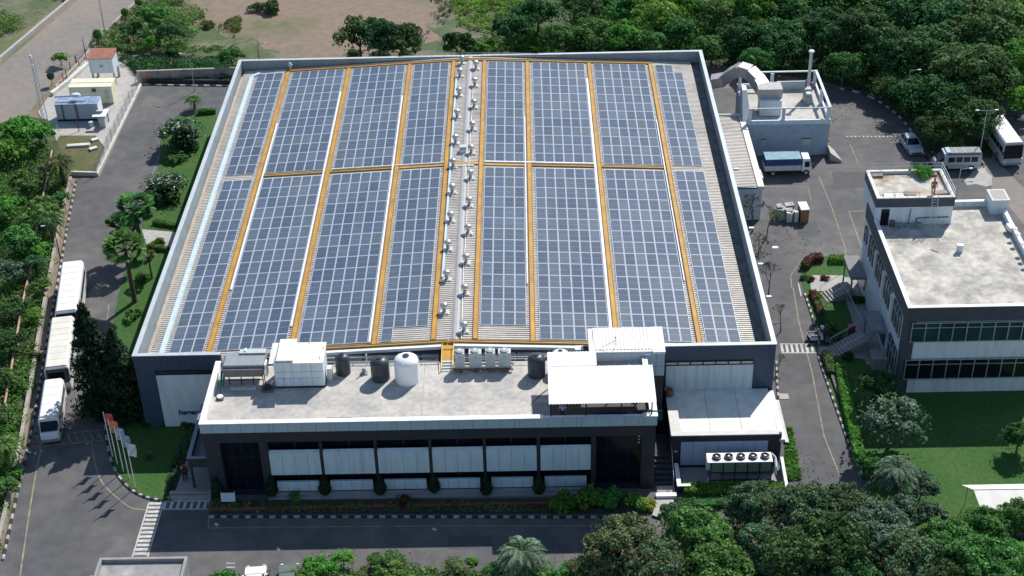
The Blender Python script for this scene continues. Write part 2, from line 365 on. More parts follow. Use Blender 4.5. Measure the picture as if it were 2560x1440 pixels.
# left planting strip, raised behind the wall
slab('planting_strip', pxs([(-120,1600),(-30,1400),(0,1270),(44,1110),(72,960),(120,700),(160,520),(178,440),(120,300),(55,290),(-60,330),(-400,600),(-500,1500)]), .08, m_weed)
m_fe = mat('field_edge', (.20,.17,.13), .95, var=.2, scale=1.5, c2=(.075,.11,.045), s2=.16, amt2=1.0, bump=.6, bscale=4, thr=(.38,.56))
sheet('rough_verge', smoothpts(pxs([(380,50),(450,75),(520,55),(560,90),(640,95),(660,120),(760,135),(700,150),(600,152),(300,145),(330,90)])), -.05, m_fe)
sheet('rough_field', smoothpts(pxs([(1075,-40),(1600,-60),(1600,150),(1000,150),(1020,120),(1100,95),(1060,60),(1110,30)])), -.052, m_fe)
sheet('far_verge', pxs([(-80,140),(80,62),(180,-8),(260,-90),(-300,-90)]), -.05, m_fe)
slab('substation_yard', pxs([(178,440),(243,440),(352,215),(300,130),(232,128),(140,215),(95,280)]), .03, m_conc)
slab('substation_grass', pxs([(130,440),(182,439),(238,432),(262,370),(240,340),(150,340),(125,380)]), .07, mat('dry_grass',(.12,.11,.05),.95,var=.25,scale=2,c2=(.05,.10,.025),s2=.5,amt2=.9,bump=.8))

# ================================================================== MAIN WAREHOUSE
X0, X1, Y0, Y1, H, HB = .75, 55.2, 0.0, 59.9, 7.67, 7.14
def HT(y): return H-(H-HB)*y/Y1
def slope_box(mb, x0, y0, z0, x1, y1, d0, d1):
    """box whose top (and, when z0 is None, bottom) follows the parapet line"""
    a0 = z0 if z0 is not None else HT(y0)-d1; a1 = z0 if z0 is not None else HT(y1)-d1
    mb.hexa([(x0,y0,a0),(x1,y0,a0),(x1,y1,a1),(x0,y1,a1)],[(x0,y0,HT(y0)-d0),(x1,y0,HT(y0)-d0),(x1,y1,HT(y1)-d0),(x0,y1,HT(y1)-d0)])
XR, HR, SL = 28.0, 7.10, .0457
PY = 2.02; PXW = 1.0149; YL, YU = 2.447, 33.912
XL = [3.0735,7.2307,14.3738,21.5412,30.1222,35.2729,42.4194,49.6178]; NC = [3,6,6,4,4,6,6,3]
def rz(x): return HR-.10-SL*abs(x-XR)
wh = thing('warehouse', 'large navy metal clad factory hall whose roof carries the solar panels', 'factory hall', (28,30,0))
t = .28
mb = MB()
mb.box(X0,Y0,0,8.2,Y0+t,H-.06); mb.box(8.2,1.55,0,45.4,1.8,rz(8.2)-.1)
mb.add([(8.2,1.55,rz(8.2)-.1),(45.4,1.55,rz(45.4)-.1),(45.4,1.8,rz(45.4)-.1),(8.2,1.8,rz(8.2)-.1),(XR,1.55,HR-.2),(XR,1.8,HR-.2)], [(0,1,4),(2,3,5),(0,4,5,3),(4,1,2,5)])
mb.box(45.4,Y0,0,X1,Y0+t,H-.06); mb.box(8.2-.1,Y0+t,0,8.2+.1,1.55,6.2); mb.box(45.3,Y0+t,0,45.5,1.55,6.2)
slope_box(mb,X0,Y0+t,0,X0+t,Y1,.06,0); slope_box(mb,X1-t,Y0+t,0,X1,Y1,.06,0); slope_box(mb,X0+t,Y1-t,0,X1-t,Y1,.06,0)
wallo = mb.build('wall', m_navy, wh)
mb = MB()   # vertical ribs of the front cladding
for i in range(int(7.2/.3)): mb.box(X0+.1+i*.3, Y0-.03, 0, X0+.14+i*.3, Y0, H-.1)
mb.build('cladding_rib', m_navy, wh); mb = MB()
for i in range(31): mb.box(45.9+i*.3, Y0-.03, 0, 45.94+i*.3, Y0, H-.1)
mb.build('cladding_rib', m_navy, wh)
mb = MB()   # inner parapet lining
e = .03
slope_box(mb,X0+t,Y0+t,5.6,X0+t+e,Y1-t,.07,0); slope_box(mb,X1-t-e,Y0+t,5.6,X1-t,Y1-t,.07,0); slope_box(mb,X0+t+e,Y1-t-e,5.6,X1-t-e,Y1-t,.07,0)
mb.build('parapet_lining', mat('lining_sheet',(.25,.31,.34),.5,var=.12,scale=1.2,c2=(.19,.22,.23),s2=.5,amt2=.5), wh)
mb = MB(); o = .06
mb.box(X0-o,Y0-o,H-.06,8.2,Y0+t+o,H); mb.box(45.4,Y0-o,H-.06,X1+o,Y0+t+o,H)
slope_box(mb,X0-o,Y0+t+o,None,X0+t+o,Y1+o,0,.06); slope_box(mb,X1-t-o,Y0+t+o,None,X1+o,Y1+o,0,.06); slope_box(mb,X0+t+o,Y1-t-o,None,X1-t-o,Y1+o,0,.06)
mb.build('parapet_coping', m_lgrey, wh)
# corrugated roof sheets
def corrugated(ya, yb, pitch, h, xa, xb, zf, mb=None):
    mb = mb or MB(); prof = []; y = ya
    while y < yb:
        prof += [(y,0),(y+pitch*.30,0),(y+pitch*.42,h),(y+pitch*.88,h)]; y += pitch
    prof.append((y,0))
    vs = []
    for y, dz in prof: vs += [(xa, y, zf(xa)+dz), (xb, y, zf(xb)+dz)]
    fs = [(2*i, 2*i+1, 2*i+3, 2*i+2) for i in range(len(prof)-1)]
    return mb.add(vs, fs)
m_roof = mat('roof_sheet', (.56,.53,.48), .55, var=.10, scale=2, c2=(.34,.31,.28), s2=.3, amt2=.55, metal=.1)
mb = MB()
for (xa, xb, ya, yb) in ((1.38,XR,1.75,59.3),(XR,53.9,1.75,59.3)):
    corrugated(ya, yb, .31, .11, xa, xb, rz, mb)
corrugated(.4, 1.75, .31, .085, 1.38, 8.1, rz, mb); corrugated(.4, 1.75, .31, .085, 45.5, 53.9, rz, mb)
mb.build('roof', m_roof, wh)
mb = MB(); mb.box(X0+t+e,.35,5.2,1.36,59.5,5.66); mb.build('gutter', mat('rusty_gutter',(.42,.30,.24),.8,var=.2,c2=(.5,.45,.4),s2=.6,amt2=.8), wh)
mb = MB(); mb.box(1.30,.35,5.66,1.42,59.4,5.84); mb.build('gutter_lip', mat('gutter_lip',(.55,.46,.40),.7,var=.12), wh)
mb = MB(); mb.box(53.85,.35,5.2,X1-t-e,59.5,5.55); mb.build('gutter', mat('grey_gutter',(.22,.22,.21),.8,var=.25,c2=(.12,.11,.1),s2=.7,amt2=.8), wh)
mb = MB()
mb.add([(XR-.30,1.7,rz(XR-.30)+.13),(XR-.12,1.7,HR+.10),(XR+.12,1.7,HR+.10),(XR+.30,1.7,rz(XR+.30)+.13),(XR-.30,59.4,rz(XR-.30)+.13),(XR-.12,59.4,HR+.10),(XR+.12,59.4,HR+.10),(XR+.30,59.4,rz(XR+.30)+.13)],[(0,1,5,4),(1,2,6,5),(2,3,7,6)])
mb.build('ridge_cap', mat('ridge_sheet',(.36,.35,.35),.5,var=.08), wh)
# white verge trim above the light well
mb = MB()
for xa, xb in ((12.9,XR-1.15),(XR-.05,38.6)):
    za, zb = rz(xa)+.12, rz(xb)+.12
    mb.hexa([(xa,1.35,za-.3),(xb,1.35,zb-.3),(xb,1.72,zb-.3),(xa,1.72,za-.3)],[(xa,1.35,za),(xb,1.35,zb),(xb,1.72,zb),(xa,1.72,za)])
mb.build('verge_trim', m_white, wh)
# wall panels of the light well
mb = MB()
for i in range(22): mb.box(8.6+i*1.65, 1.50, 5.3, 8.6+i*1.65+1.5, 1.55, 6.15)
mb.build('clerestory_panel', m_dirtywhite, wh)
# big white facade panels and the window bands
pl = MB().box(2.45,-.10,0,8.2,-.002,5.62).build('facade_panel', m_whitewall, wh)
pr = MB().box(46.0,-.10,0,53.4,-.002,5.6).build('facade_panel', m_whitewall, wh)
for x0, x1, n in ((2.45,8.2,5),(45.9,53.4,7)):
    fr = MB(); gl = MB(); d = (x1-x0)/n
    fr.box(x0,-.12,5.64,x1,-.003,5.70); fr.box(x0,-.12,5.98,x1,-.003,6.04)
    for i in range(n+1): fr.box(x0+d*i-.05,-.12,5.70,x0+d*i+.05,-.003,5.98)
    f = fr.build('window_band', m_black, wh)
    for i in range(n): MB().box(x0+d*i+.06,-.06,5.71,x0+d*(i+1)-.06,-.004,5.97).build('pane', m_tglass if n == 5 else m_dirtywhite, f)
for xx in (47.7,49.6,51.5): MB().box(xx,-.104,2.9,xx+.02,-.1005,5.58).build('panel_seam', m_line, wh)
sg = MB().box(3.7,-.16,.95,8.15,-.101,2.45).build('sign_board', m_clad, wh)
def lettering(text, size, loc, rot, m, parent, bold=.012, extr=.01, sx=1.0, name='lettering'):
    cu = bpy.data.curves.new('t', 'FONT'); cu.body = text; cu.size = size; cu.extrude = extr; cu.offset = bold; cu.resolution_u = 2
    ob = bpy.data.objects.new('t', cu); COL.objects.link(ob); dg = bpy.context.evaluated_depsgraph_get()
    me = bpy.data.meshes.new_from_object(ob.evaluated_get(dg)); bpy.data.objects.remove(ob)
    me.materials.clear(); me.materials.append(m)
    o = bpy.data.objects.new(name, me); COL.objects.link(o); o.parent = parent
    off = Vector((0,0,0)); p = parent
    while p is not None: off += p.location; p = p.parent
    o.location = Vector(loc)-off; o.rotation_euler = rot; o.scale = (sx,1,1); return o
lettering('hagergroup', .74, (3.85,-.175,1.40), (R(90),0,0), m_navy, sg, bold=.03)

# ================================================================== SOLAR ARRAYS
ang = math.atan(SL)
def panel_mesh(cell):
    mb = MB(); w_, l_ = .985, 1.975; f = .040
    mb.box(0,0,0,w_,l_,.035,0)
    mb.box(f,f,.0352,w_-f,l_/2-.008,.037,1); mb.box(f,l_/2+.008,.0352,w_-f,l_-f,.037,1)
    o = mb.build('solar_panel', [m_frame, cell]); me = o.data; bpy.data.objects.remove(o); return me
pm = [panel_mesh(m_cell), panel_mesh(m_cell2)]
strip_names = ['outermost left strip','second strip from the left','third strip from the left','strip just left of the ridge','strip just right of the ridge','third strip from the right','second strip from the right','outermost right strip']
for s in range(8):
    for blk in (0, 1):
        n = NC[s]; y0 = YL if blk == 0 else YU; rows = 15 if blk == 0 else 12
        side = -1 if XL[s] < XR else 1; xa = XL[s]; za = HR-SL*abs(xa-XR)+.06
        root = thing('solar_array', 'solar panel array, %s, %s block' % (strip_names[s], ['front','rear'][blk]), 'solar array', (xa, y0, za), 0, 'solar arrays on the factory roof')
        root.rotation_euler = (0, ang*side, 0)
        for j in range(rows):
            for i in range(n):
                if s == 3 and blk == 0 and j == 0 and i > 0: continue
                if s == 4 and blk == 0 and j == 0: continue
                if s == 7 and blk == 1 and j == 11 and i == 2: continue
                o = bpy.data.objects.new('solar_panel', pm[1 if rnd.random() < .38 else 0]); COL.objects.link(o); o.parent = root
                o.location = (i*PXW+.015, j*PY+.03, 0)
        mb = MB()
        for j in range(rows):
            if s == 4 and blk == 0 and j == 0: continue
            nn = 1 if (s == 3 and blk == 0 and j == 0) else n
            for q in (.45,1.5): mb.box(-.1, j*PY+q, -.07, nn*PXW+.1, j*PY+q+.05, -.002)
        mb.build('mounting_rail', m_galv, root, local=True)
# ------------------------------------------------------------------ walkways
m_yel2 = mat('walkway_edge', (.30,.17,.03), .6, var=.2)
wx = [6.66,13.86,21.02,26.15,29.75,34.72,41.93,49.08]
wn = ['between the first and second panel strips','between the second and third panel strips','between the third and fourth panel strips','just left of the roof ridge','just right of the roof ridge','between the fifth and sixth panel strips','between the sixth and seventh panel strips','between the two rightmost panel strips']
def walk(xa, xb, ya, yb, label, wd=None):
    mb = MB(); n = 1
    za, zb = rz(xa)+.17, rz(xb)+.17
    if xa < XR < xb:
        for p, q in ((xa,XR),(XR,xb)):
            mb.hexa([(p,ya,rz(p)+.17),(q,ya,rz(q)+.17),(q,yb,rz(q)+.17),(p,yb,rz(p)+.17)],[(p,ya,rz(p)+.22),(q,ya,rz(q)+.22),(q,yb,rz(q)+.22),(p,yb,rz(p)+.22)])
    else: mb.hexa([(xa,ya,za),(xb,ya,zb),(xb,yb,zb),(xa,yb,za)],[(xa,ya,za+.05),(xb,ya,zb+.05),(xb,yb,zb+.05),(xa,yb,za+.05)])
    o = mb.build('roof_walkway', m_yel)
    if yb-ya > 10 or xb-xa > 6:
        for k in (0, 1):
            r_ = MB()
            if yb-ya > 10:
                xx = xa if k == 0 else xb-.035; zz = rz(xx)+.221; r_.box(xx,ya,zz,xx+.035,yb,zz+.05)
            else: 
                yy = ya if k == 0 else yb-.035
                for p, q in (((xa,XR),(XR,xb)) if xa < XR < xb else ((xa,xb),)):
                    r_.hexa([(p,yy,rz(p)+.221),(q,yy,rz(q)+.221),(q,yy+.035,rz(q)+.221),(p,yy+.035,rz(p)+.221)],[(p,yy,rz(p)+.27),(q,yy,rz(q)+.27),(q,yy+.035,rz(q)+.27),(p,yy+.035,rz(p)+.27)])
            r_.build('edge_rail', m_yel2, o, local=True)
    return tag(o, label, 'walkway', 'yellow walkways on the factory roof')
wend = [.5,1.75,2.1,2.35,2.35,2.1,1.75,.5]
for x, nme, ys in zip(wx, wn, wend): walk(x-.22, x+.22, ys if ys > 1 else .45, 58.35, 'long yellow walkway '+nme)
YM = YL+15*PY
for a in range(7):
    if a == 3: walk(wx[3]+.3, wx[4]-.3, YM+.55, YM+.95, 'short yellow cross walkway over the ridge in mid roof'); continue
    walk(wx[a]+.3, wx[a+1]-.3, YM+.4, YM+.75, 'yellow cross walkway in mid roof between the %s and %s long walkways from the left' % (ORD[a], ORD[a+1]))
walk(wx[0]-.22, wx[7]+.22, 58.34, 58.72, 'yellow walkway along the rear parapet')
walk(12.9, XR-.6, 1.78, 2.09, 'yellow walkway along the front roof edge, left of the steps'); walk(XR-.5, 40.4, 1.78, 2.09, 'yellow walkway along the front roof edge, right of the steps')
# ------------------------------------------------------------------ cable trays
def tray(xa, ya, xb, yb, label, wd=.16, m_=None, h=.16):
    mb = MB(); za, zb = rz(xa)+.13, rz(xb)+.13
    if abs(xb-xa) < .01: mb.box(xa-wd/2,ya,za,xa+wd/2,yb,za+h)
    else: mb.hexa([(xa,ya,za),(xb,yb,zb),(xb,yb+wd,zb),(xa,ya+wd,za)],[(xa,ya,za+h),(xb,yb,zb+h),(xb,yb+wd,zb+h),(xa,ya+wd,za+h)])
    return tag(mb.build('cable_tray', m_ or m_white), label, 'cable tray', 'cable trays on the factory roof')
tray(wx[0]+.42, 12, wx[0]+.42, 45, 'narrow white cable tray right of the leftmost yellow walkway')
tray(wx[1]-.42, 5.5, wx[1]-.42, 52, 'white cable tray left of the second yellow walkway')
tray(wx[2]-.42, 2.4, wx[2]-.42, 50, 'white cable tray left of the third yellow walkway')
tray(wx[3]+.42, 12, wx[3]+.42, 54, 'pale cable tray between a yellow walkway and the left vent row', .2, m_ltblue if False else m_clad)
tray(wx[5]-.42, 11, wx[5]-.42, 44, 'white cable tray left of the walkway beyond the fifth strip', .12)
tray(wx[6]-.42, 3.2, wx[6]-.42, 54, 'bright white cable tray left of the third walkway from the right', .24)
tray(wx[7]-.42, 12, wx[7]-.42, 44, 'white cable tray left of the rightmost walkway', .1)
tray(wx[4]+.35, YM+1.0, wx[6]-.4, YM+1.0, 'white cross cable tray behind the mid roof walkway, right of the ridge', .2)
tray(wx[1]+.4, YM+1.0, wx[3]-.3, YM+1.0, 'white cross cable tray behind the mid roof walkway, left of the ridge', .1)
mb = MB(); za = rz(2.6)
mb.box(2.28,.5,za+.1,2.72,57.4,za+.34); mb.hexa([(2.28,57.4,za+.1),(2.72,57.4,za+.1),(3.5,58.2,za+.1),(3.1,58.4,za+.1)],[(2.28,57.4,za+.34),(2.72,57.4,za+.34),(3.5,58.2,za+.34),(3.1,58.4,za+.34)])
tag(mb.build('roof_duct', m_clad), 'long pale blue duct along the left roof edge', 'duct')
# ------------------------------------------------------------------ turbine vents
def make_vent():
    t_ = thing('turbine_vent', 'x', 'roof vent', (0,0,0), 0, 'turbine vents along the roof ridge')
    MB().box(-.42,-.3,0,.42,.3,.10).build('base_plate', m_roof, t_, local=True)
    MB().lathe((0,0,.1),[(.17,0),(.15,.5)],10).build('neck', m_grey, t_, local=True)
    mb = MB(); prof = [(.16,.0),(.27,.08),(.33,.2),(.33,.32),(.25,.45),(.10,.52)]
    mb.lathe((0,0,.55),prof,14)
    for i in range(14):
        a = 2*math.pi*i/14; mb.tube((.335*math.cos(a),.335*math.sin(a),.72),(.335*math.cos(a+.2),.335*math.sin(a+.2),.9),.014,4)
    mb.build('turbine_head', m_galv, t_, local=True, smooth=False)
    mb = MB(); mb.lathe((-.38,-.28,.02),[(.13,0),(.16,.12),(.05,.2)],8); mb.build('counterweight', m_white, t_, local=True); mb = MB(); mb.lathe((.34,-.3,.02),[(.13,0),(.16,.12),(.05,.2)],8)
    mb.build('counterweight', m_white, t_, local=True)
    return t_
v0 = make_vent(); first = True
LV = [(1155,152),(1150,184),(1148,232),(1143,287),(1139,351),(1133,411),(1131,475),(1127,545),(1120,616),(1117,692),(1111,774)]
RV = [(1190,165),(1187,208),(1185,262),(1181,318),(1178,377),(1176,440),(1173,508),(1170,577),(1165,651),(1162,728),(1160,822)]
for side, lst in (('left', LV), ('right', RV)):
    for i, (px, py) in enumerate(lst):
        p = at(px, py+7, 7.05); x = p.x; loc = (x, min(p.y,58.2), rz(x)+.08)
        lab = '%s turbine vent from the rear in the row %s of the ridge' % (ORD[i].capitalize(), side)
        if i == len(lst)-1: lab = 'turbine vent nearest the front in the row %s of the ridge' % side
        if first: v0.location = loc; v0['label'] = lab; first = False
        else: dup(v0, loc, rnd.uniform(-.2,.2), lab)
mb = MB(); pts = [at(x, y+12, 7.05) for x, y in RV[1:]]
mb.path([(p.x-.2, p.y, rz(p.x-.2)+.2) for p in pts]+[(pts[-1].x-.2, 2.3, rz(pts[-1].x)+.2)], .035)
tag(mb.build('vent_conduit', m_white), 'thin white conduit linking the right row of turbine vents', 'conduit')
p = at(1158,378,7.1); mb = MB(); mb.box(p.x-.35,p.y-.3,rz(p.x)+.1,p.x+.35,p.y+.3,rz(p.x)+.75)
bx = tag(mb.build('junction_box', m_lgrey), 'pale grey junction box on the roof ridge near mid roof', 'junction box')
MB().box(p.x-.3,p.y-.5,rz(p.x)+.1,p.x+.3,p.y-.3,rz(p.x)+.5).build('cable_entry', m_white, bx)
tray(27.0, YM+.15, 29.0, YM+.15, 'short white cable tray crossing the ridge in mid roof', .16)
# sensor pod in rear left corner and rail on rear parapet
p = atY(725,170,58.7); mb = MB(); mb.lathe((p.x,59.0,6.0),[(.12,0),(.16,.6),(.3,.75),(.12,1.05)],10)
tag(mb.build('roof_cowl', m_lgrey), 'small grey cowl against the rear parapet at the left corner', 'roof cowl')
mb = MB()
for x in np.linspace(22,32.5,8): mb.tube((x,59.8,HB),(x,59.8,HB+.28),.025,4)
mb.path([(19.5,59.8,HB+.03),(22,59.8,HB+.22),(27,59.8,HB+.32),(32.5,59.8,HB+.22),(36,59.8,HB+.03)], .03)
tag(mb.build('parapet_rail', m_galv), 'thin pipe rail on the rear parapet behind the ridge', 'rail')
mb = MB()
for x_ in ((16,26.5),(29.5,38)): mb.tube((x_[0],59.5,6.95),(x_[1],59.5,6.95),.05,5)
tag(mb.build('conduit_run', m_dirtywhite), 'pair of pale conduits on the inner face of the rear parapet', 'conduit')
# ================================================================== OFFICE BLOCK
OX0, OX1, OYF, OYB, OZ, DK = 8.1, 44.35, -9.35, -.6, 7.68, 6.75
of = thing('office_block', 'two storey charcoal office block with a white banded parapet at the front', 'office building', (26,-5,0))
# recessed bays
def bx(px, py, Y=OYF): return atY(px, py, Y).x
bays = [(545,660),(675,800),(810,936),(946,1072),(1082,1207),(1217,1341),(1352,1476),(1490,1602)]
B = []
for i, (a, b) in enumerate(bays):
    if i == 0: B.append((9.35, 12.5, .15, 5.55))
    elif i == 7: B.append((bx(a,1160), bx(b,1160), .15, 5.6))
    else: B.append((bx(a,1150)-.05, bx(b,1150)+.05, .15, 5.62))
mb = MB(); RD = .75; yb_ = OYF+RD
mb.box(OX0,yb_,0,OX1,OYB,DK-.02)                                   # body behind the frame
mb.box(OX0,OYF,5.62,OX1,yb_,DK-.02)
xs = [OX0]+[v for b in B for v in b[:2]]+[OX1]
for i in range(0, len(xs), 2): mb.box(xs[i],OYF,0,xs[i+1],yb_,5.62)
for b in B: mb.box(b[0],OYF+.1,0,b[1],yb_,b[2]); 
mb.build('wall', m_dark, of)
MB().box(OX0+.25,OYF+.25,DK,OX1-.25,OYB,DK+.03).build('roof_deck', m_deck, of)
mb = MB(); mb.box(25.52,OYF+.6,DK+.031,25.6,OYB-.1,DK+.036); mb.build('deck_seam', m_conc, of)
mb = MB(); pz = OZ-.05
mb.box(OX0,OYF,DK-.02,OX1,OYF+.25,pz); mb.box(OX0,OYF+.25,DK-.02,OX0+.25,-1.1,pz); mb.box(OX1-.25,OYF+.25,DK-.02,OX1,-5.3,pz)
mb.build('parapet', m_white, of)
mb = MB(); mb.box(OX0-.12,OYF-.14,pz,35.4,OYF+.36,OZ); mb.box(OX0-.12,OYF+.36,pz,OX0+.36,-1.0,OZ)
mb.box(43.3,OYF-.14,pz,OX1+.12,OYF+.36,OZ); mb.box(OX1-.5,OYF+.36,pz,OX1+.12,-7.5,OZ)
mb.build('coping', m_white, of)
cl = MB(); cl.box(OX0-.08,OYF-.09,DK-.05,OX1+.08,OYF-.003,pz-.02); cl.box(OX0-.08,OYF-.003,DK-.05,OX0-.003,-1.1,pz-.02); cl.box(OX1+.003,OYF-.003,DK-.05,OX1+.08,-5.3,pz-.02)
clo = cl.build('cladding_band', mat('band_cladding',(.34,.46,.54),.35,var=.05,scale=.7), of)
mb = MB()
x = OX0+.9
k = 0
while x < OX1:
    mb.box(x,OYF-.094,DK-.04,x+.03,OYF-.0905,pz-.03); k += 1
    x += 1.13 if k % 5 else .38
mb.build('cladding_joint', m_line, clo)
for i, b in enumerate(B):
    x0, x1, z0, z1 = b
    if i in (0, 7):
        g = MB().box(x0,yb_-.06,z0,x1,yb_-.003,z1).build('window', m_glass, of)
        mb = MB()
        for q in range(1,4): mb.box(x0+(x1-x0)*q/4-.02,yb_-.09,z0,x0+(x1-x0)*q/4+.02,yb_-.061,z1)
        for z in (1.9,3.6): mb.box(x0,yb_-.085,z,x1,yb_-.0615,z+.04)
        mb.build('mullion', m_black, g)
    else:
        for (za, zb) in ((3.2,5.6),(.6,2.25)):
            g = MB().box(x0+.02,yb_-.05,za-.15,x1-.02,yb_-.003,zb).build('window', m_glass, of)
            MB().box(x0+(x1-x0)*.48,yb_-.07,za-.1,x0+(x1-x0)*.52,yb_-.051,zb).build('mullion', m_black, g)
        mb = MB()   # upper white spandrel with a sloping sill
        mb.hexa([(x0+.03,OYF-.05,2.2),(x1-.03,OYF-.05,2.2),(x1-.03,OYF+.22,2.2),(x0+.03,OYF+.22,2.2)],[(x0+.03,OYF-.05,4.42),(x1-.03,OYF-.05,4.42),(x1-.03,OYF+.22,4.62),(x0+.03,OYF+.22,4.62)])
        sp = mb.build('spandrel', m_clad, of)
        mb = MB()
        for q in range(1,4): xx = x0+(x1-x0)*q/4; mb.box(xx-.012,OYF-.054,2.22,xx+.012,OYF-.0505,4.42)
        mb.build('panel_joint', m_line, sp)
        sp2 = MB().box(x0+.35,OYF+.02,.42,x1-.35,OYF+.2,1.4).build('spandrel', m_clad, of)
        mb = MB()
        for q in range(1,4): xx = x0+.35+(x1-x0-.7)*q/4; mb.box(xx-.012,OYF+.016,.44,xx+.012,OYF+.0195,1.33)
        mb.build('panel_joint', m_line, sp2)
mb = MB(); mb.box(12.8,OYF-.75,0,39.4,OYF-.01,.2); mb.box(12.8,OYF-.35,.2,39.4,OYF-.012,.36); mb.build('plinth_step', m_tile, of)
mb = MB()
for z in (5.3,4.95,4.62,4.3): mb.box(43.0,yb_-.1,z,43.2,yb_-.07,z+.13)
mb.build('wall_light', m_lgrey, of)
# entrance canopy on the left with its deck
px0, px1 = 6.35, 8.05
mb = MB(); za = 3.55
mb.box(px0,-8.7,za-.95,px1,-8.55,za); mb.box(px0,-8.55,za-.95,px0+.12,-1.6,za); mb.box(px0+.12,-8.55,za-.95,px1,-1.6,za-.8)
mb.build('entrance_canopy', m_dark, of)
mb = MB(); mb.box(px0-.04,-8.74,za,px1,-8.5,za+.05); mb.box(px0-.04,-8.5,za,px0+.3,-1.6,za+.05); mb.box(px0+.13,-8.54,za-.8,px1,-1.7,za-.76)
mb.build('canopy_coping', mat('grey_coping',(.22,.26,.31),.6,var=.1), of)
mb = MB()
for y in (-8.4,-2.2): mb.box(px0+.02,y,0,px0+.2,y+.18,za-.95)
mb.build('canopy_post', m_dark, of)
slab('entrance_paving', pxs([(432,1252),(462,1165),(500,1085),(530,1090),(528,1252)]), .16, m_tile)
mb = MB(); p = xy(420,1250); q = xy(528,1250)
mb.box(p[0],p[1]-.05,0,q[0],p[1]+.25,.30); mb.box(p[0]+.1,p[1]+.35,0,q[0],p[1]+.65,.42); struct('entrance_step', mb, m_tile)
mb = MB(); p = at(526,1265); mb.path([(p.x,p.y-.3,0),(p.x,p.y-.3,.9),(p.x,p.y+1.2,1.0),(p.x,p.y+1.2,.1)], .03); tag(mb.build('handrail', m_galv), 'thin metal handrail at the office entrance crossing', 'handrail')
# steps between office and annex
mb = MB()
for i in range(6): mb.box(44.55,-9.0+i*.42,0,46.0,-9.0+(i+1)*.42+.01,.22+.24*i)
mb.box(44.55,-6.48,0,46.0,-4.0,1.46)
st_ = tag(mb.build('stair', m_dark), 'dark stair flight in the gap between office block and annex', 'stair')
mb = MB(); mb.path([(45.98,-9.1,.1),(45.98,-9.1,1.1),(45.98,-6.5,2.3),(45.98,-4.4,2.3)], .03); mb.build('handrail', m_galv, st_)
mb = MB(); mb.box(44.6,-10.3,.0,46.05,-9.15,.12); struct('stair_landing', mb, m_tile)
mb = MB(); mb.box(44.45,-10.75,0,46.1,-10.32,.42); struct('landing_kerb', mb, m_white)
sheet('concrete_path', pxs([(1637,1240),(1682,1240),(1685,1262),(1655,1300),(1630,1292),(1640,1262)]), .19, m_conc)
# stair tower on the roof
tw = thing('stair_tower', 'white clad stair head with a ribbed cream roof right of the office deck', 'stair tower', (42.4,-1.5,0))
TX0, TX1, TY0, TY1, TZ = 39.3, 45.5, -3.2, .35, 9.3
MB().box(TX0+.2,TY0+.15,DK,TX1-.05,TY1,TZ-.15).build('wall', m_whitewall, tw)
mb = MB(); mb.box(OX1+.1,TY0+.12,0,TX1-.05,.0,6.95); mb.build('lower_wall', m_dark, tw)
c = MB().box(43.9,TY0,6.95,TX1,TY0+.145,TZ-.16).build('cladding', mat('band_cladding',(0,0,0)), tw)
mb = MB(); mb.box(44.78,TY0-.004,6.96,44.82,TY0-.0005,TZ-.17); mb.box(43.9,TY0-.004,7.9,44.78,TY0-.0005,7.94); mb.box(44.82,TY0-.004,7.9,TX1,TY0-.0005,7.94); mb.build('cladding_joint', m_line, c)
mb = MB()
prof = []; x = TX0+.4; vs = []; fs = []
while x < TX1-1.0: prof += [(x,0),(x+.14,0),(x+.17,.035),(x+.26,.035)]; x += .29
for x_, dz in prof: vs += [(x_,TY0+.5,TZ+.02+dz),(x_,TY1-.05,TZ+.12+dz)]
fs = [(2*i,2*i+2,2*i+3,2*i+1) for i in range(len(prof)-1)]
mb.add(vs, fs); mb.build('roof', m_cream, tw)
mb = MB(); mb.box(TX0,TY0+.2,TZ-.15,TX0+.4,TY1+.05,TZ); mb.box(TX1-1.0,TY0,TZ-.15,TX1+.05,TY1+.05,TZ+.08); mb.box(TX0+.4,TY0+.2,TZ-.15,TX1-1.0,TY0+.5,TZ+.0)
mb.box(TX0+.4,TY0+.5,TZ-.15,TX1-1.0,TY1,TZ-.02); mb.build('coping', m_white, tw)
mb = MB(); mb.box(TX0+.3,-5.1,DK,44.05,TY0+.14,8.35); mb.build('lift_room', m_whitewall, tw)
mb = MB(); mb.box(TX0+.3,-5.1,8.35,43.6,TY0+.19,8.42); mb.build('lower_roof', m_deck, tw)
mb = MB(); mb.box(43.62,-5.15,8.3,44.05,TY0-.01,8.85); mb.build('side_parapet', m_white, tw)
mb = MB()
for i in range(26):
    x = rnd.uniform(41,43.4); y = rnd.uniform(-4.7,-3.6); s = rnd.uniform(.06,.22); mb.obox((x,y,8.42),(s,s*.7,s*.3),rnd.uniform(0,3))
tag(mb.build('rubble', m_dirtywhite), 'white rubble scattered on the low grey roof behind the white canopy', 'rubble')['kind'] = 'stuff'
mb = MB(); p = at(1540,895,9.35); mb.path([(p.x,TY0+.7,TZ+.05),(p.x,TY0+.7,TZ+1.1)],.03); mb.path([(p.x,TY0+.7,TZ+.8),(p.x-1.2,TY0+.6,TZ+.12)],.02); mb.lathe((p.x,TY0+.7,TZ+1.05),[(.03,0),(.1,.08),(.02,.16)],8)
tag(mb.build('aerial_mast', m_galv), 'thin aerial mast with a stay wire on the cream stair tower roof', 'aerial')
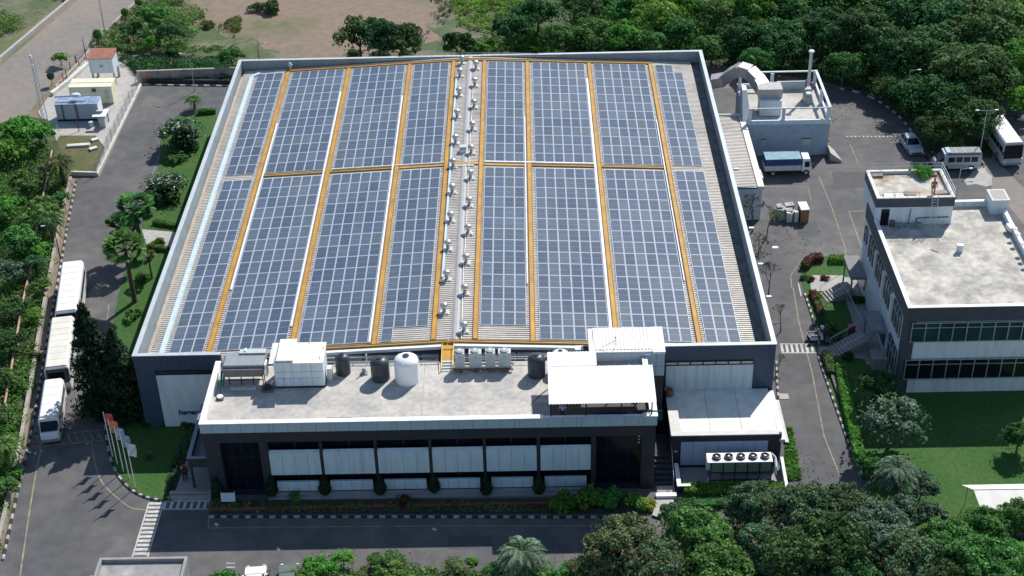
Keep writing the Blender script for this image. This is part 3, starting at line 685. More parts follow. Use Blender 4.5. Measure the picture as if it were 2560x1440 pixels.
# white canopy
cn = thing('canopy', 'large bright white corrugated canopy at the right front corner of the office deck', 'canopy', (40,-7.4,DK))
CZf, CZb = 8.95, 9.35
def sheetroof(mb, x0, x1, ya, yb, za, zb, pitch=.25, h=.04):
    pr = []; x = x0
    while x < x1: pr += [(x,0),(x+pitch*.45,0),(x+pitch*.55,h),(x+pitch*.9,h)]; x += pitch
    vs = []
    for x_, dz in pr: vs += [(x_,ya,za+dz),(x_,yb,zb+dz),(x_,ya,za+dz-.03),(x_,yb,zb+dz-.03)]
    fs = []
    for i in range(len(pr)-1):
        a = 4*i; b = a+4; fs += [(a,b,b+1,a+1),(a+2,a+3,b+3,b+2),(a,a+2,b+2,b),(a+1,b+1,b+3,a+3)]
    return mb.add(vs, fs)
mb = MB(); sheetroof(mb, 35.85, 44.25, -9.35, -4.95, CZf, CZb); sheetroof(mb, 35.85, 39.7, -4.9, -3.1, CZb+.02, CZb+.12)
mb.build('roof_sheet', mat('bright_sheet',(.86,.87,.88),.4,var=.02), cn)
mb = MB()
for x in (36,38.8,41.6,44.0):
    for y in (-9.15,-5.1): mb.box(x-.05,y-.05,DK+.03,x+.05,y+.05,CZf-.02+(y+9.15)*.09)
mb.build('post', m_black, cn)
mb = MB()
for x in (36.9,39.7,42.5): mb.box(x,-8.9,DK+.03,x+2.4,-8.84,DK+1.0) if x > 38 else None
mb.build('glass_screen', m_tglass, cn)
mb = MB()
for i in range(14): mb.box(38.7+i*.4,-8.95,DK+.03,38.73+i*.4,-8.9,DK+1.1)
mb.box(38.7,-8.96,DK+1.1,44.0,-8.9,DK+1.15); mb.build('railing', m_black, cn)
mb = MB(); mb.box(35.95,-9.0,DK+.031,44.0,-5.0,DK+.05); mb.build('floor_shade_sheet', mat('canopy_shade_tone',(.07,.06,.06),.7), cn)  # dark sheet over the deck: shade under the canopy put into its colour
sheet('deck_patch', [(35.0-.55,-8.9),(35.9,-8.9),(35.9,-6.3),(34.45,-6.3)], DK+.036, m_tile)
# ------------------------------------------------------------------ things on the deck
D = DK+.03
ah = thing('plant_container', 'dirty white panelled plant container with three lapped roof sheets on the deck', 'plant container', (15.3,-2.6,D))
MB().box(13.35,-3.7,D+.15,17.4,-1.3,D+2.55).build('body', m_whitewall, ah)
mb = MB(); mb.box(13.3,-3.75,D,17.45,-1.25,D+.15); mb.build('skid', m_black, ah)
mb = MB()
for x in (14.1,14.85,15.6,16.4): mb.box(x,-3.708,D+.2,x+.025,-3.7005,D+2.5)
for z in (D+.95,D+1.6): mb.box(13.4,-3.716,z,17.35,-3.7085,z+.025)
for x in (14.0,14.6,15.4): mb.box(x,-3.74,D+.8,x+.05,-3.717,D+1.0)
mb.build('panel_joint', m_grey, ah)
mb = MB(); mb.hexa([(14.95,-3.85,D+2.56),(17.5,-3.85,D+2.56),(17.5,-1.05,D+2.66),(14.95,-1.05,D+2.66)],[(14.95,-3.85,D+2.6),(17.5,-3.85,D+2.6),(17.5,-1.05,D+2.70),(14.95,-1.05,D+2.70)])
mb.hexa([(13.0,-3.85,D+2.56),(13.75,-3.85,D+2.56),(13.75,-1.05,D+2.66),(13.0,-1.05,D+2.66)],[(13.0,-3.85,D+2.6),(13.75,-3.85,D+2.6),(13.75,-1.05,D+2.7),(13.0,-1.05,D+2.7)])
mb.build('roof_sheet', mat('streaky_sheet',(.74,.72,.64),.6,var=.1,scale=2,c2=(.22,.2,.17),s2=1.5,amt2=.75,stretch=(3,.5,1),thr=(.56,.66)), ah)
MB().box(13.75,-3.6,D+2.56,14.95,-1.2,D+2.9).build('roof_box', m_whitewall, ah)
MB().box(13.65,-3.95,D+2.9,15.05,-.9,D+2.96).build('roof_sheet', m_cream, ah)
mb = MB(); mb.box(17.55,-2.9,D,17.95,-2.3,D+1.25,0); tag(mb.build('control_cabinet', m_dirtywhite), 'narrow ivory control cabinet beside the plant container', 'cabinet')
def tank(x, y, r, h, m_, label, group=None, cat='water tank'):
    t_ = thing('water_tank', label, cat, (x,y,D), rnd.uniform(0,3), 'water tanks on the office deck')
    pr = [(r*.98,0),(r,.04)]; n = 6
    for i in range(n): z = .1+(h*.74-.1)*i/n; pr += [(r,z),(r*.965,z+.05),(r,z+.10)]
    pr += [(r,h*.76),(r*.93,h*.84),(r*.6,h*.93),(r*.3,h*.96)]
    MB().lathe((0,0,0),pr,28).build('shell', m_, t_, local=True, smooth=True)
    MB().lathe((0,0,h*.955),[(r*.27,0),(r*.27,.08)],16).build('lid', m_black if m_ is not m_black else mat('lid_black',(.01,.01,.012),.6), t_, local=True)
    mb = MB()
    for i in range(6):
        a = i*math.pi/3; mb.tube((r*.32*math.cos(a),r*.32*math.sin(a),h*.955),(r*.93*math.cos(a),r*.93*math.sin(a),h*.85),.03,4)
    mb.build('shoulder_rib', m_, t_, local=True); return t_
m_tankb = mat('tank_black',(.04,.05,.065),.38,var=.1)
tank(18.75,-1.75,.62,1.95,m_tankb,'small black water tank next to the plant container')
tank(21.95,-2.6,.78,2.15,m_tankb,'larger black water tank beside the big white tank')
tank(24.2,-2.9,1.02,2.55,mat('tank_white',(.84,.86,.87),.35,var=.03),'big white water tank, the largest on the deck')
tank(34.95,-2.5,.74,2.1,m_tankb,'black water tank right of the four air conditioners')
tank(36.95,-1.9,.72,2.0,mat('tank_white',(.84,.86,.87)),'white water tank partly behind the white canopy')
p = thing('pump', 'small pump with an upright white pipe between two black tanks', 'pump', (20.5,-1.9,D))
MB().lathe((20.5,-1.9,D+.1),[(.16,0),(.18,.3),(.08,.4)],10).box(20.2,-2.15,D,20.8,-1.65,D+.1).build('motor', m_grey, p)
MB().path([(20.65,-1.8,D+.3),(20.75,-1.4,D+.5),(20.75,-1.4,D+1.6)],.06).build('pipe', m_white, p)
acx = [(28.55,.80),(29.85,1.05),(31.1,.82),(32.3,1.05)]
def acunit(x, wd, label):
    a_ = thing('air_conditioner', label, 'air conditioner', (x,-1.55,D+.32), 0, 'air conditioner outdoor units on the steel rack')
    MB().box(-wd/2,-.36,0,wd/2,.36,1.5).build('casing', m_lgrey, a_, local=True)
    MB().lathe((0,0,1.5),[(.34,0),(.34,.12),(.27,.13)],18).build('fan_ring', m_grey, a_, local=True)
    MB().lathe((0,0,1.56),[(.25,.0),(.24,.02)],18,mi=0).build('fan', m_black, a_, local=True)
    MB().lathe((0,0,1.6),[(.13,.0),(.11,.06)],10).build('fan_hub', m_white, a_, local=True)
    mb = MB(); mb.box(-.1,-.368,1.12,.1,-.3605,1.18); mb.build('badge', m_line, a_, local=True)
    mb = MB(); mb.box(-wd/2+.05,-.366,.1,wd/2-.05,-.3602,.12); mb.box(-wd/2+.05,-.366,.95,wd/2-.05,-.3602,.97); mb.build('panel_seam', m_grey, a_, local=True)
acunit(acx[0][0],acx[0][1],'narrow air conditioner nearest the yellow steps')
acunit(acx[1][0],acx[1][1],'wide air conditioner second from the yellow steps')
acunit(acx[2][0],acx[2][1],'narrow air conditioner third from the yellow steps')
acunit(acx[3][0],acx[3][1],'wide air conditioner at the tank end of the rack')
mb = MB(); mb.box(28.0,-2.1,D+.2,33.0,-1.95,D+.32); mb.box(28.0,-1.3,D+.2,33.0,-1.15,D+.32)
for x in (28.6,29.85,31.1,32.3): mb.box(x-.05,-2.1,D,x+.05,-1.15,D+.2)
for x in (28.6,29.85,31.1,32.3): mb.box(x-.35,-1.95,D+.2,x-.3,-1.3,D+.3); mb.box(x+.3,-1.95,D+.2,x+.35,-1.3,D+.3)
tag(mb.build('equipment_rack', m_rust), 'rusty steel rack under the four air conditioners', 'equipment rack')
# yellow steps / bridge
ys = thing('access_steps', 'yellow railed steps from the office deck up to the roof walkway', 'steps', (27.4,-.4,D))
mb = MB(); mb.box(26.95,1.0,6.85,27.95,2.0,7.02); mb.box(26.95,-.62,6.9,27.95,1.0,6.96) 
mb.build('landing', m_yel, ys)
mb = MB()
for i in range(4): mb.box(27.0,-1.9+i*.36,D+.02+i*.045,27.9,-1.66+i*.36,D+.06+i*.045)
mb.build('tread', m_lgrey, ys)
for x in (26.96,27.94):
    mb = MB(); mb.path([(x,-1.95,D),(x,-1.95,D+.35),(x,-.4,D+.55),(x,1.3,7.4),(x,1.3,7.0)],.035); mb.path([(x,-1.95,D+.05),(x,-.5,D+.2)],.03); mb.build('rail', mat('bright_yellow',(.72,.5,.08),.5), ys)
# pipe rack in the light well
mb = MB()
for k, z in enumerate((5.9,6.1,6.3)): mb.tube((13,.3+k*.35,z),(26.6,.3+k*.35,z),.07,6); mb.tube((28.2,.3+k*.35,z),(39,.3+k*.35,z),.07,6)
tag(mb.build('pipe_run', m_lgrey), 'bundle of grey pipes in the gap behind the office deck', 'pipes')
mb = MB(); mb.box(17.9,-.75,D+.12,26.8,-.69,D+.2); mb.box(28.2,-.75,D+.55,38.2,-.71,D+.6)
for x in np.arange(18,26.9,1.45): mb.box(x-.025,-.75,DK,x+.025,-.7,D+.12)
for x in np.arange(28.4,38.3,1.6): mb.box(x-.025,-.75,DK,x+.025,-.71,D+.55)
tag(mb.build('guard_rail', m_galv), 'low metal guard rail along the back edge of the office deck', 'guard rail')
mb = MB(); mb.path([(34.0,-.3,6.6),(36,-.2,6.9),(38.2,-.1,6.95)],.16,8); tag(mb.build('insulated_pipe', m_grey), 'fat grey insulated pipe behind the white tank', 'pipe')
mb = MB(); mb.lathe((38.55,-.65,D),[(.3,0),(.3,1.3)],14); o_ = tag(mb.build('barrel', mat('barrel_blue',(.16,.3,.45),.4)), 'blue barrel beside the stair tower wall', 'barrel')
mb = MB(); mb.box(38.2,-.95,D+1.3,38.9,-.35,D+1.34); mb.build('lid', m_white, o_)
# exhaust cowl and duct at the left
ex = thing('exhaust_duct', 'dark grey drum shaped exhaust duct at the left rear of the deck', 'duct', (10.6,-2,D))
mb = MB(); mb.hexa([(9.2,-3.3,D+.9),(12.3,-3.3,D+.9),(12.3,-1.6,D+.9),(9.2,-1.6,D+.9)],[(8.9,-3.4,D+1.7),(12.5,-3.4,D+1.7),(12.5,-1.2,D+1.7),(8.9,-1.2,D+1.7)]); mb.build('hood', mat('duct_grey',(.17,.165,.165),.55,var=.15,scale=1.5), ex)
mb = MB(); mb.box(9.1,-3.1,D+1.7,12.4,-1.3,D+1.95); mb.build('top_sheet', m_grey, ex)
MB().box(10.2,-1.6,D+1.96,12.4,-1.0,D+2.1).build('end_panel', m_lgrey, ex)
mb = MB()
for x in (9.4,10.4,11.4,12.2): mb.box(x,-3.2,D,x+.07,-3.13,D+.9)
mb.box(9.3,-3.2,D+.45,12.3,-3.15,D+.52); mb.build('support_frame', m_black, ex)
for x in (10.6,12.55): MB().box(x,-3.45 if x > 12 else -1.4,D+1.97 if x<12 else D+1.0,x+.16,-2.7 if x>12 else -1.0,D+2.2).build('strap', m_white, ex)
mb = MB()
for i in range(5): mb.obox((9.8+i*.42,-3.75,D),(.38,.3,.14),rnd.uniform(-.1,.1))
tag(mb.build('concrete_blocks', m_dirtywhite), 'row of pale concrete blocks in front of the exhaust duct', 'blocks')
fn = thing('blower', 'black blower motor and pipes left of the plant container', 'blower', (12.75,-3.9,D))
MB().lathe((12.7,-4.0,D+.2),[(.22,0),(.28,.1),(.28,.3),(.1,.42)],12).build('fan_case', m_black, fn)
mb = MB(); mb.box(12.2,-4.35,D,13.2,-3.6,D+.2); mb.tube((12.5,-3.7,D+.3),(12.4,-3.2,D+1.4),.05); mb.build('frame', m_rust, fn)
mb = MB(); mb.path([(12.9,-3.8,D+.5),(13.2,-3.4,D+.6)],.1,8); mb.build('hose', m_dirtywhite, fn)
gp = thing('filter_column', 'green pole with net beside the left parapet, white cap at its foot', 'pole', (8.95,-4.6,D))
mb = MB(); mb.tube((8.85,-4.5,D+.1),(8.75,-2.3,D+1.5),.04); mb.tube((8.95,-3.7,D+.2),(9.05,-2.4,D+1.4),.10,8); mb.tube((8.75,-3.4,D+.4),(8.9,-2.3,D+1.6),.08,8); mb.build('pole', m_green, gp)
MB().lathe((8.9,-5.0,D+.15),[(.26,0),(.26,.1),(.1,.14)],12).build('cap', m_white, gp)
MB().box(8.6,-5.3,D,9.2,-4.7,D+.15).build('foot', m_rust, gp)
mb = MB()
for k in range(2):
    x = 17.95+k*1.05
    mb.box(x,-8.35,D,x+.95,-7.8,D+.03)
tag(mb.build('floor_grating', m_line), 'pair of dark floor gratings near the front parapet', 'grating')
mb = MB()
for i in range(9): mb.obox((27.2+rnd.uniform(-.7,.8),-8.4+rnd.uniform(-.2,.2),D),(rnd.uniform(.1,.3),.12,.1),rnd.uniform(0,3))
tag(mb.build('debris', m_black), 'small dark debris by the front parapet in mid deck', 'debris')['kind'] = 'stuff'
mb = MB(); mb.box(35.35,-9.0,D,36.1,-8.55,D+.38); tag(mb.build('storage_bench', m_dirtywhite), 'small pale bench box at the left end of the canopy', 'bench')
mb = MB(); mb.path([(34.4,-6.6,D+.02),(35.3,-5.2,D+.05),(35.9,-4.6,D+.1)],.03); tag(mb.build('hose', m_rust), 'thin hose lying on the deck left of the canopy', 'hose')

# ================================================================== ANNEX
an = thing('annex', 'single storey dark annex with a pale sheet roof at the right of the office block', 'annex', (50.5,-3.3,0))
AX0, AX1, AY = 46.0, 55.1, -6.75
mb = MB(); mb.box(AX0,AY,0,AX1-.1,AY+.3,3.42); mb.box(AX0,AY+.3,0,AX0+.3,-.12,3.42); mb.box(AX1-.4,AY+.3,0,AX1-.1,-.12,2.9); mb.box(AX0+.3,AY+.3,0,AX1-.4,-.12,2.7); mb.build('wall', m_dark, an)
mb = MB(); mb.box(AX0-.1,AY-.1,3.42,AX1-.35,AY+.42,3.5); mb.box(AX0-.1,AY+.42,3.42,AX0+.75,-.35,3.5); mb.build('coping', mat('pale_coping',(.58,.57,.54),.7,var=.08), an)
mb = MB(); m_ann = mat('annex_sheet',(.74,.73,.67),.6,var=.07,scale=1.2,c2=(.5,.48,.42),s2=.7,amt2=.5)
xs = [AX0+.76,49.3,51.9,AX1-.3]
for k in range(3):
    mb.hexa([(xs[k]+.015,AY+.43,2.8),(xs[k+1]-.015,AY+.43,2.8),(xs[k+1]-.015,-.12,2.95),(xs[k]+.015,-.12,2.95)],[(xs[k]+.015,AY+.43,2.9),(xs[k+1]-.015,AY+.43,2.9),(xs[k+1]-.015,-.12,3.05),(xs[k]+.015,-.12,3.05)])
mb.build('roof', m_ann, an)
mb = MB(); mb.box(AX1-.29,AY-.15,2.7,AX1+.15,-.3,2.95); mb.build('side_gutter', m_lgrey, an)
mb = MB(); mb.box(AX1+.16,AY-.4,2.8,AX1+.45,-1.5,2.86); mb.build('gutter_flashing', m_dirtywhite, an)
fa = MB().box(46.75,AY-.06,.3,53.9,AY-.003,2.75).build('facade_panel', mat('lilac_panel',(.42,.50,.66),.4,var=.05), an)
mb = MB()
for i in range(1,7): xx = 46.75+7.15*i/7; mb.box(xx-.012,AY-.064,.32,xx+.012,AY-.0605,2.73)
mb.box(46.76,AY-.0685,.8,53.88,AY-.0645,.83); mb.build('panel_joint', m_line, fa)
MB().box(46.2,AY-.12,1.75,46.45,AY-.003,1.85).build('wall_light', m_lgrey, an)
mb = MB(); mb.lathe((46.2,-1.4,3.51),[(.35,0),(.36,.5),(.3,.6)],12); tag(mb.build('drum', m_rust), 'dark rusty drum on the rear left corner of the annex roof', 'drum')
# patio wall
mb = MB(); mb.box(46.25,-9.7,0,46.5,-7.1,.75); mb.box(46.25,-9.95,0,47.3,-9.7,.75); 
pw = tag(mb.build('patio_wall', m_dark), 'low dark patio wall with white coping by the stair', 'low wall')
mb = MB(); mb.box(46.2,-9.7,.75,46.55,-7.1,.8); mb.box(46.2,-10.0,.75,47.3,-9.7,.8); mb.build('coping', m_white, pw)
slab('patio', [(46.5,-9.6),(55.1,-9.6),(55.1,-6.8),(46.5,-6.8)], .03, m_tile)
mb = MB(); mb.hexa([(55.0,-10.0,0),(55.25,-10.0,0),(55.25,-6.9,0),(55.0,-6.9,0)],[(55.0,-10.0,.55),(55.25,-10.0,.55),(55.25,-6.9,1.1),(55.0,-6.9,1.1)])
tag(mb.build('ramp_wall', m_lgrey), 'sloping pale ramp wall at the right end of the patio', 'low wall')
# chiller
ch = thing('chiller', 'long chiller unit with five roof fans on the patio in front of the annex', 'chiller', (51.4,-8.45,0))
CX0, CX1 = 49.0, 53.95
cc = MB().box(CX0,-9.0,1.35,CX1,-7.9,2.35).build('casing', mat('chiller_coil',(.20,.24,.20),.6,var=.15), ch)
MB().box(CX0-.3,-9.05,2.35,CX1+.05,-7.85,2.42).build('top_plate', m_white, ch)
MB().box(CX0-.35,-8.9,1.5,CX0-.02,-8.1,2.34).build('end_panel', m_whitewall, ch)
mb = MB()
for i in range(6): x = CX0+(CX1-CX0)*i/5; mb.box(x-.04,-9.06,.0,x+.04,-9.005,2.3); mb.box(x-.04,-7.9,0,x+.04,-7.86,1.35)
mb.box(CX0,-9.04,1.25,CX1,-8.98,1.33); mb.box(CX0,-8.9,.35,CX1,-8.84,.4); mb.build('frame', m_black, ch)
for i in range(5):
    x = CX0+.5+i*.985
    f_ = MB().lathe((x,-8.45,2.42),[(.38,0),(.36,.18),(.31,.19),(.30,.05)],20).build('fan_shroud', m_black, ch)
    mb = MB()
    for k in range(5):
        a = k*2*math.pi/5+i; mb.quad((x,-8.45,2.5),(x+.3*math.cos(a),-8.45+.3*math.sin(a),2.5),(x+.3*math.cos(a+.7),-8.45+.3*math.sin(a+.7),2.54),(x+.1*math.cos(a+.9),-8.45+.1*math.sin(a+.9),2.53))
    mb.build('fan_blade', m_black, f_)
    MB().lathe((x,-8.45,2.5),[(.10,0),(.08,.10)],10).build('fan_hub', m_white, f_)
mb = MB(); mb.path([(54.05,-7.9,2.3),(54.35,-8.1,2.0),(54.35,-8.8,1.6),(54.3,-9.0,1.0)],.11,8); mb.build('pipe', m_white, ch)
mb = MB(); mb.path([(54.45,-8.3,1.9),(54.6,-8.8,1.5),(54.45,-9.0,1.4)],.05,6); mb.build('valve', mat('cyan_paint',(.1,.5,.5),.5), ch)
mb = MB(); mb.box(50.1,-8.3,.35,53.8,-8.1,.9); mb.build('compressor', m_grey, ch)
mb = MB(); mb.path([(48.35,-9.4,.0),(48.35,-9.4,.5),(48.9,-9.4,.5),(48.9,-9.4,0)],.04); mb.path([(48.6,-9.4,.5),(48.9,-9.0,.8)],.03); tag(mb.build('pipe_stand', m_dirtywhite), 'small white pipe stand left of the chiller', 'pipe stand')
# ================================================================== RIGHT ADMINISTRATION BUILDING
ab = thing('admin_building', 'two storey white and charcoal building with a flat concrete roof on the right', 'office building', (73,11,0))
GX0, GX1, GY0, GY1, GZ, GD = 66.75, 79.3, 2.8, 20.6, 9.2, 8.55
MB().box(GX0,GY0,0,GX1,GY1,GD-.02).build('wall', m_whitewall, ab)
m_band = mat('slate_band',(.055,.07,.095),.55,var=.12,scale=1.5)
mb = MB()
mb.box(GX0-.05,GY0-.05,7.72,GX1+.03,GY0-.002,GZ-.06); mb.box(GX0-.05,GY0-.002,7.55,GX0-.002,GY1+.02,GZ-.06)
mb.box(GX0-.05,GY0-.05,0,67.6,GY0-.002,7.72); mb.box(GX0-.05,GY0-.002,0,GX0-.002,GY0+1.0,7.55)
mb.build('dark_band', m_band, ab)
mb = MB(); mb.box(GX0,GY0,GD-.02,GX1,GY0+.25,GZ-.06); mb.box(GX0,GY0+.25,GD-.02,GX0+.25,17.3,GZ-.06); mb.box(74.0,GY1-.25,GD-.02,GX1,GY1,GZ-.06); mb.box(GX1-.25,GY0+.25,GD-.02,GX1,GY1-.25,GZ-.06); mb.build('parapet', m_whitewall, ab)
mb = MB(); mb.box(GX0-.06,GY0-.06,GZ-.06,GX1+.05,GY0+.3,GZ); mb.box(GX0-.06,GY0+.3,GZ-.06,GX0+.3,17.3,GZ); mb.box(74.0,GY1-.3,GZ-.06,GX1-.3,GY1+.05,GZ); mb.box(GX1-.3,GY0+.3,GZ-.06,GX1+.05,GY1+.05,GZ); mb.build('coping', m_white, ab)
MB().box(GX0+.25,GY0+.25,GD-.02,GX1-.25,GY1-.25,GD+.02).build('roof_deck', mat('stained_deck',(.52,.49,.43),.85,var=.22,scale=1.8,c2=(.30,.29,.27),s2=.5,amt2=.85,bump=.12,thr=(.4,.6)), ab)
def strip_window(x0, x1, z0, z1, n, gm, Y=GY0):
    g = MB().box(x0,Y-.16,z0,x1,Y-.052,z1).build('window', gm, ab)
    mb = MB(); f = .06
    mb.box(x0-f,Y-.24,z0-f,x1+f,Y-.161,z0); mb.box(x0-f,Y-.24,z1,x1+f,Y-.161,z1+f); mb.box(x0,Y-.22,z1-.5,x1,Y-.161,z1-.44)
    for i in range(n+1):
        x = x0+(x1-x0)*i/n; mb.box(x-.035,Y-.235,z0,x+.035,Y-.1615,z1)
    mb.build('frame', m_galv, g)
strip_window(67.25,79.1,5.72,7.62,10,m_tglass); strip_window(67.15,79.1,1.72,3.72,10,m_glass)
def side_window(y0, y1, z0, z1, n, nm='window'):
    X = GX0
    g = MB().box(X-.10,y0,z0,X-.003,y1,z1).build(nm, m_tglass, ab)
    mb = MB()
    for i in range(n+1):
        y = y0+(y1-y0)*i/n; mb.box(X-.19,y-.05,z0-.05,X-.101,y+.05,z1+.05)
    mb.box(X-.17,y0,z0+(z1-z0)*.68,X-.1015,y1,z0+(z1-z0)*.68+.06); mb.build('frame', m_galv, g)
side_window(19.0,19.7,5.4,7.1,1)
for y0 in (4.3,8.0,11.6,15.0): side_window(y0,y0+2.6,5.0,7.35,3)
side_window(4.2,7.0,.9,3.6,3)
for y in (7.45,11.05,14.55): MB().box(GX0-.30,y-.13,4.6,GX0-.003,y+.13,7.5).build('pilaster', m_white, ab)
# entrance canopies, stairs
for k, (ya, yb, zc, x0) in enumerate(((17.1,20.9,3.0,65.15),(7.9,11.1,3.2,65.2))):
    mb = MB(); mb.box(x0,ya,zc-.35,GX0-.2,yb,zc); mb.box(x0+.1,ya+.1,0,x0+.25,ya+.25,zc-.35); mb.box(x0+.1,yb-.3,0,x0+.25,yb-.15,zc-.35)
    mb.build('entrance_canopy', mat('canopy_slab',(.20,.21,.22),.8,var=.12,c2=(.3,.28,.26),s2=.6,amt2=.4), ab)
    d_ = MB().box(GX0-.08,ya+.6,1.0,GX0-.003,yb-.6,2.5).build('door', m_glass, ab)
def stairs(x0, y0, n, dx, wd, label, rail=True, ang_=.28):
    s_ = thing('garden_stair', label, 'stair', (x0,y0,0), ang_)
    mb = MB()
    for i in range(n): mb.box(i*dx,0,0,(i+1)*dx+.02,wd,.12+.13*i)
    mb.box(n*dx,0,0,n*dx+1.0,wd,.12+.13*n); mb.build('step', m_tile, s_, local=True)
    for y in (0.0, wd):
        mb = MB(); mb.path([(0,y,.1),(0,y,.9),(n*dx,y,1.0+.13*n),(n*dx+.9,y,1.0+.13*n)], .025); mb.build('handrail', m_galv, s_, local=True)
stairs(63.2,17.1,6,.3,1.7,'garden stair with sunlit treads by the rear side entrance of the white building')
stairs(62.6,8.4,7,.33,1.7,'shaded garden stair by the front side entrance, opposite the zebra crossing')
MB().box(65.3,6.2,0,66.6,7.8,1.25).build('landing_block', m_tile, ab)
mb = MB(); mb.path([(64.9,16.8,1.6),(65.3,11.7,1.7),(63.9,11.0,1.6)],.03)
for p in ((64.9,16.8),(65.1,14.2),(65.3,11.7),(63.9,11.0)): mb.path([(p[0],p[1],0),(p[0],p[1],1.65)],.025)
tag(mb.build('garden_railing', m_galv), 'long thin railing along the garden between the two side stairs', 'railing')
mb = MB(); mb.box(64.2,11.8,0,64.8,12.2,.9); mb.box(64.2,11.8,.9,64.8,12.2,1.0); tag(mb.build('bin', m_red), 'small red box standing on the garden lawn by the railing', 'bin')
slab('garden_path', pxs([(2025,708),(2030,690),(2110,690),(2140,742),(2095,755),(2085,728),(2028,730)]), .09, m_conc)
slab('side_paving', [(65.0,7.0),(66.7,7.0),(66.7,21.5),(65.0,21.5)], .085, m_tile)
slab('entry_paving', pxs([(2045,868),(2110,868),(2190,880),(2190,905),(2110,890),(2062,893),(2045,885)]), .07, m_tile)
# roof tower with terrace
rt = thing('roof_tower', 'white rooftop stair room with a charcoal band and a terrace on top', 'stair room', (70.4,20,GD))
RX0, RX1, RY0, RY1, RZ = 66.78, 73.9, 17.35, 22.6, 11.5
MB().box(RX0,RY0,GD-.4,RX1,RY1,RZ-.45).build('wall', m_whitewall, rt)
mb = MB(); mb.box(RX0-.06,RY0-.06,RZ-1.0,RX1+.06,RY0-.002,RZ-.08); mb.box(RX0-.06,RY0-.002,RZ-1.0,RX0-.002,RY1+.06,RZ-.08); mb.box(RX1+.002,RY0-.002,RZ-1.0,RX1+.06,RY1+.06,RZ-.08); mb.build('dark_band', m_band, rt)
mb = MB(); q = .28; mb.box(RX0-.05,RY0-.05,RZ-.45,RX1+.05,RY0+q,RZ); mb.box(RX0-.05,RY1-q,RZ-.45,RX1+.05,RY1+.05,RZ); mb.box(RX0-.05,RY0+q,RZ-.45,RX0+q,RY1-q,RZ); mb.box(RX1-q,RY0+q,RZ-.45,RX1+.05,RY1-q,RZ); mb.build('coping', m_dirtywhite, rt)
MB().box(RX0+q,RY0+q,RZ-.45,RX1-q,RY1-q,RZ-.3).build('terrace_floor', mat('terrace_floor',(.36,.27,.17),.9,var=.2,scale=1.5,c2=(.50,.49,.45),s2=.35,amt2=.95,thr=(.35,.55)), rt)
MB().box(67.3,RY0-.05,GD,68.05,RY0-.003,GD+1.75).build('door', m_glass, rt)
mb = MB(); mb.box(68.15,RY0-.35,GD+.0,68.5,RY0-.05,GD+1.75); 
mb = MB(); mb.path([(69.9,RY0-.06,GD+.1),(70.0,RY0-.06,GD+1.75)],.035); mb.path([(70.6,RY0-.08,GD+.3),(70.65,RY0-.08,GD+.75),(73.6,RY0-.08,GD+.8)],.05); mb.build('wall_pipe', m_rust, rt)
for (a, b, s1, s2_, wh_) in ((67.7,21.9,1.0,.5,'rear left'),(72.7,21.9,1.2,.5,'rear right'),(72.9,18.4,1.3,.6,'front right'),(70.0,18.3,1.1,.6,'front middle')):
    tag(MB().obox((a,b,RZ-.3),(s1,s2_,.22),rnd.uniform(-.1,.1)).build('planter_box', mat('pink_planter',(.30,.22,.20),.8,var=.2)), 'dusty pink planter trough at the %s of the rooftop terrace' % wh_, 'planter', 'pink planters on the rooftop terrace')
mb = MB()
for i in range(2): mb.obox((68.0+i*1.0,18.2,RZ-.3),(.9,.7,.12))
tag(mb.build('white_tray', m_dirtywhite), 'two pale trays at the front left of the rooftop terrace', 'tray')
mb = MB()
for x in np.linspace(RX0,RX1,6): mb.path([(x,RY1,RZ),(x,RY1,RZ+.7)],.025)
for z in (.35,.7): mb.path([(RX0,RY1,RZ+z),(RX1,RY1,RZ+z)],.022); mb.path([(RX1,RY1,RZ+z),(RX1,RY0,RZ+z)],.022)
for y in (18.5,20,21.5): mb.path([(RX1,y,RZ),(RX1,y,RZ+.7)],.025)
tag(mb.build('terrace_railing', m_galv), 'thin pipe railing along the rear and right side of the rooftop terrace', 'railing'); mb = MB()
for x in (67.3,68.4,69.5,70.6): mb.path([(x,RY0,RZ),(x,RY0,RZ+.55)],.02)
mb.path([(67.3,RY0,RZ+.55),(70.6,RY0,RZ+.55)],.02)
tag(mb.build('terrace_railing', m_galv), 'thin pipe railing on the front left of the rooftop terrace', 'railing')
ld = thing('ladder', 'metal ladder leaning against the rooftop stair room', 'ladder', (72.0,16.7,GD))
for x in (71.75,72.3): MB().path([(x,16.55,GD+.02),(x,17.12,RZ+.7)],.03).build('rail', m_galv, ld)
mb = MB()
for i in range(14): t_ = i/14; mb.tube((71.75,16.55+.57*t_,GD+.15+3.4*t_),(72.3,16.55+.57*t_,GD+.15+3.4*t_),.018,5)
mb.build('rung', m_galv, ld); 
mb = MB()
for i in range(12): mb.obox((68.7+rnd.uniform(0,2.0),16.9+rnd.uniform(-.15,.2),GD+.02),(rnd.uniform(.2,.5),.25,rnd.uniform(.1,.3)),rnd.uniform(0,3))
mb.lathe((70.8,16.9,GD+.02),[(.25,0),(.25,.4)],10)
tag(mb.build('stored_scrap', m_grey), 'grey stored scrap at the foot of the rooftop stair room wall', 'scrap')['kind'] = 'stuff'
MB().box(68.2,17.0,GD+.02,68.6,17.3,GD+.6).build('crate', m_rust); tag(bpy.data.objects['crate'], 'brown crate beside the dark doorway of the rooftop stair room', 'crate')
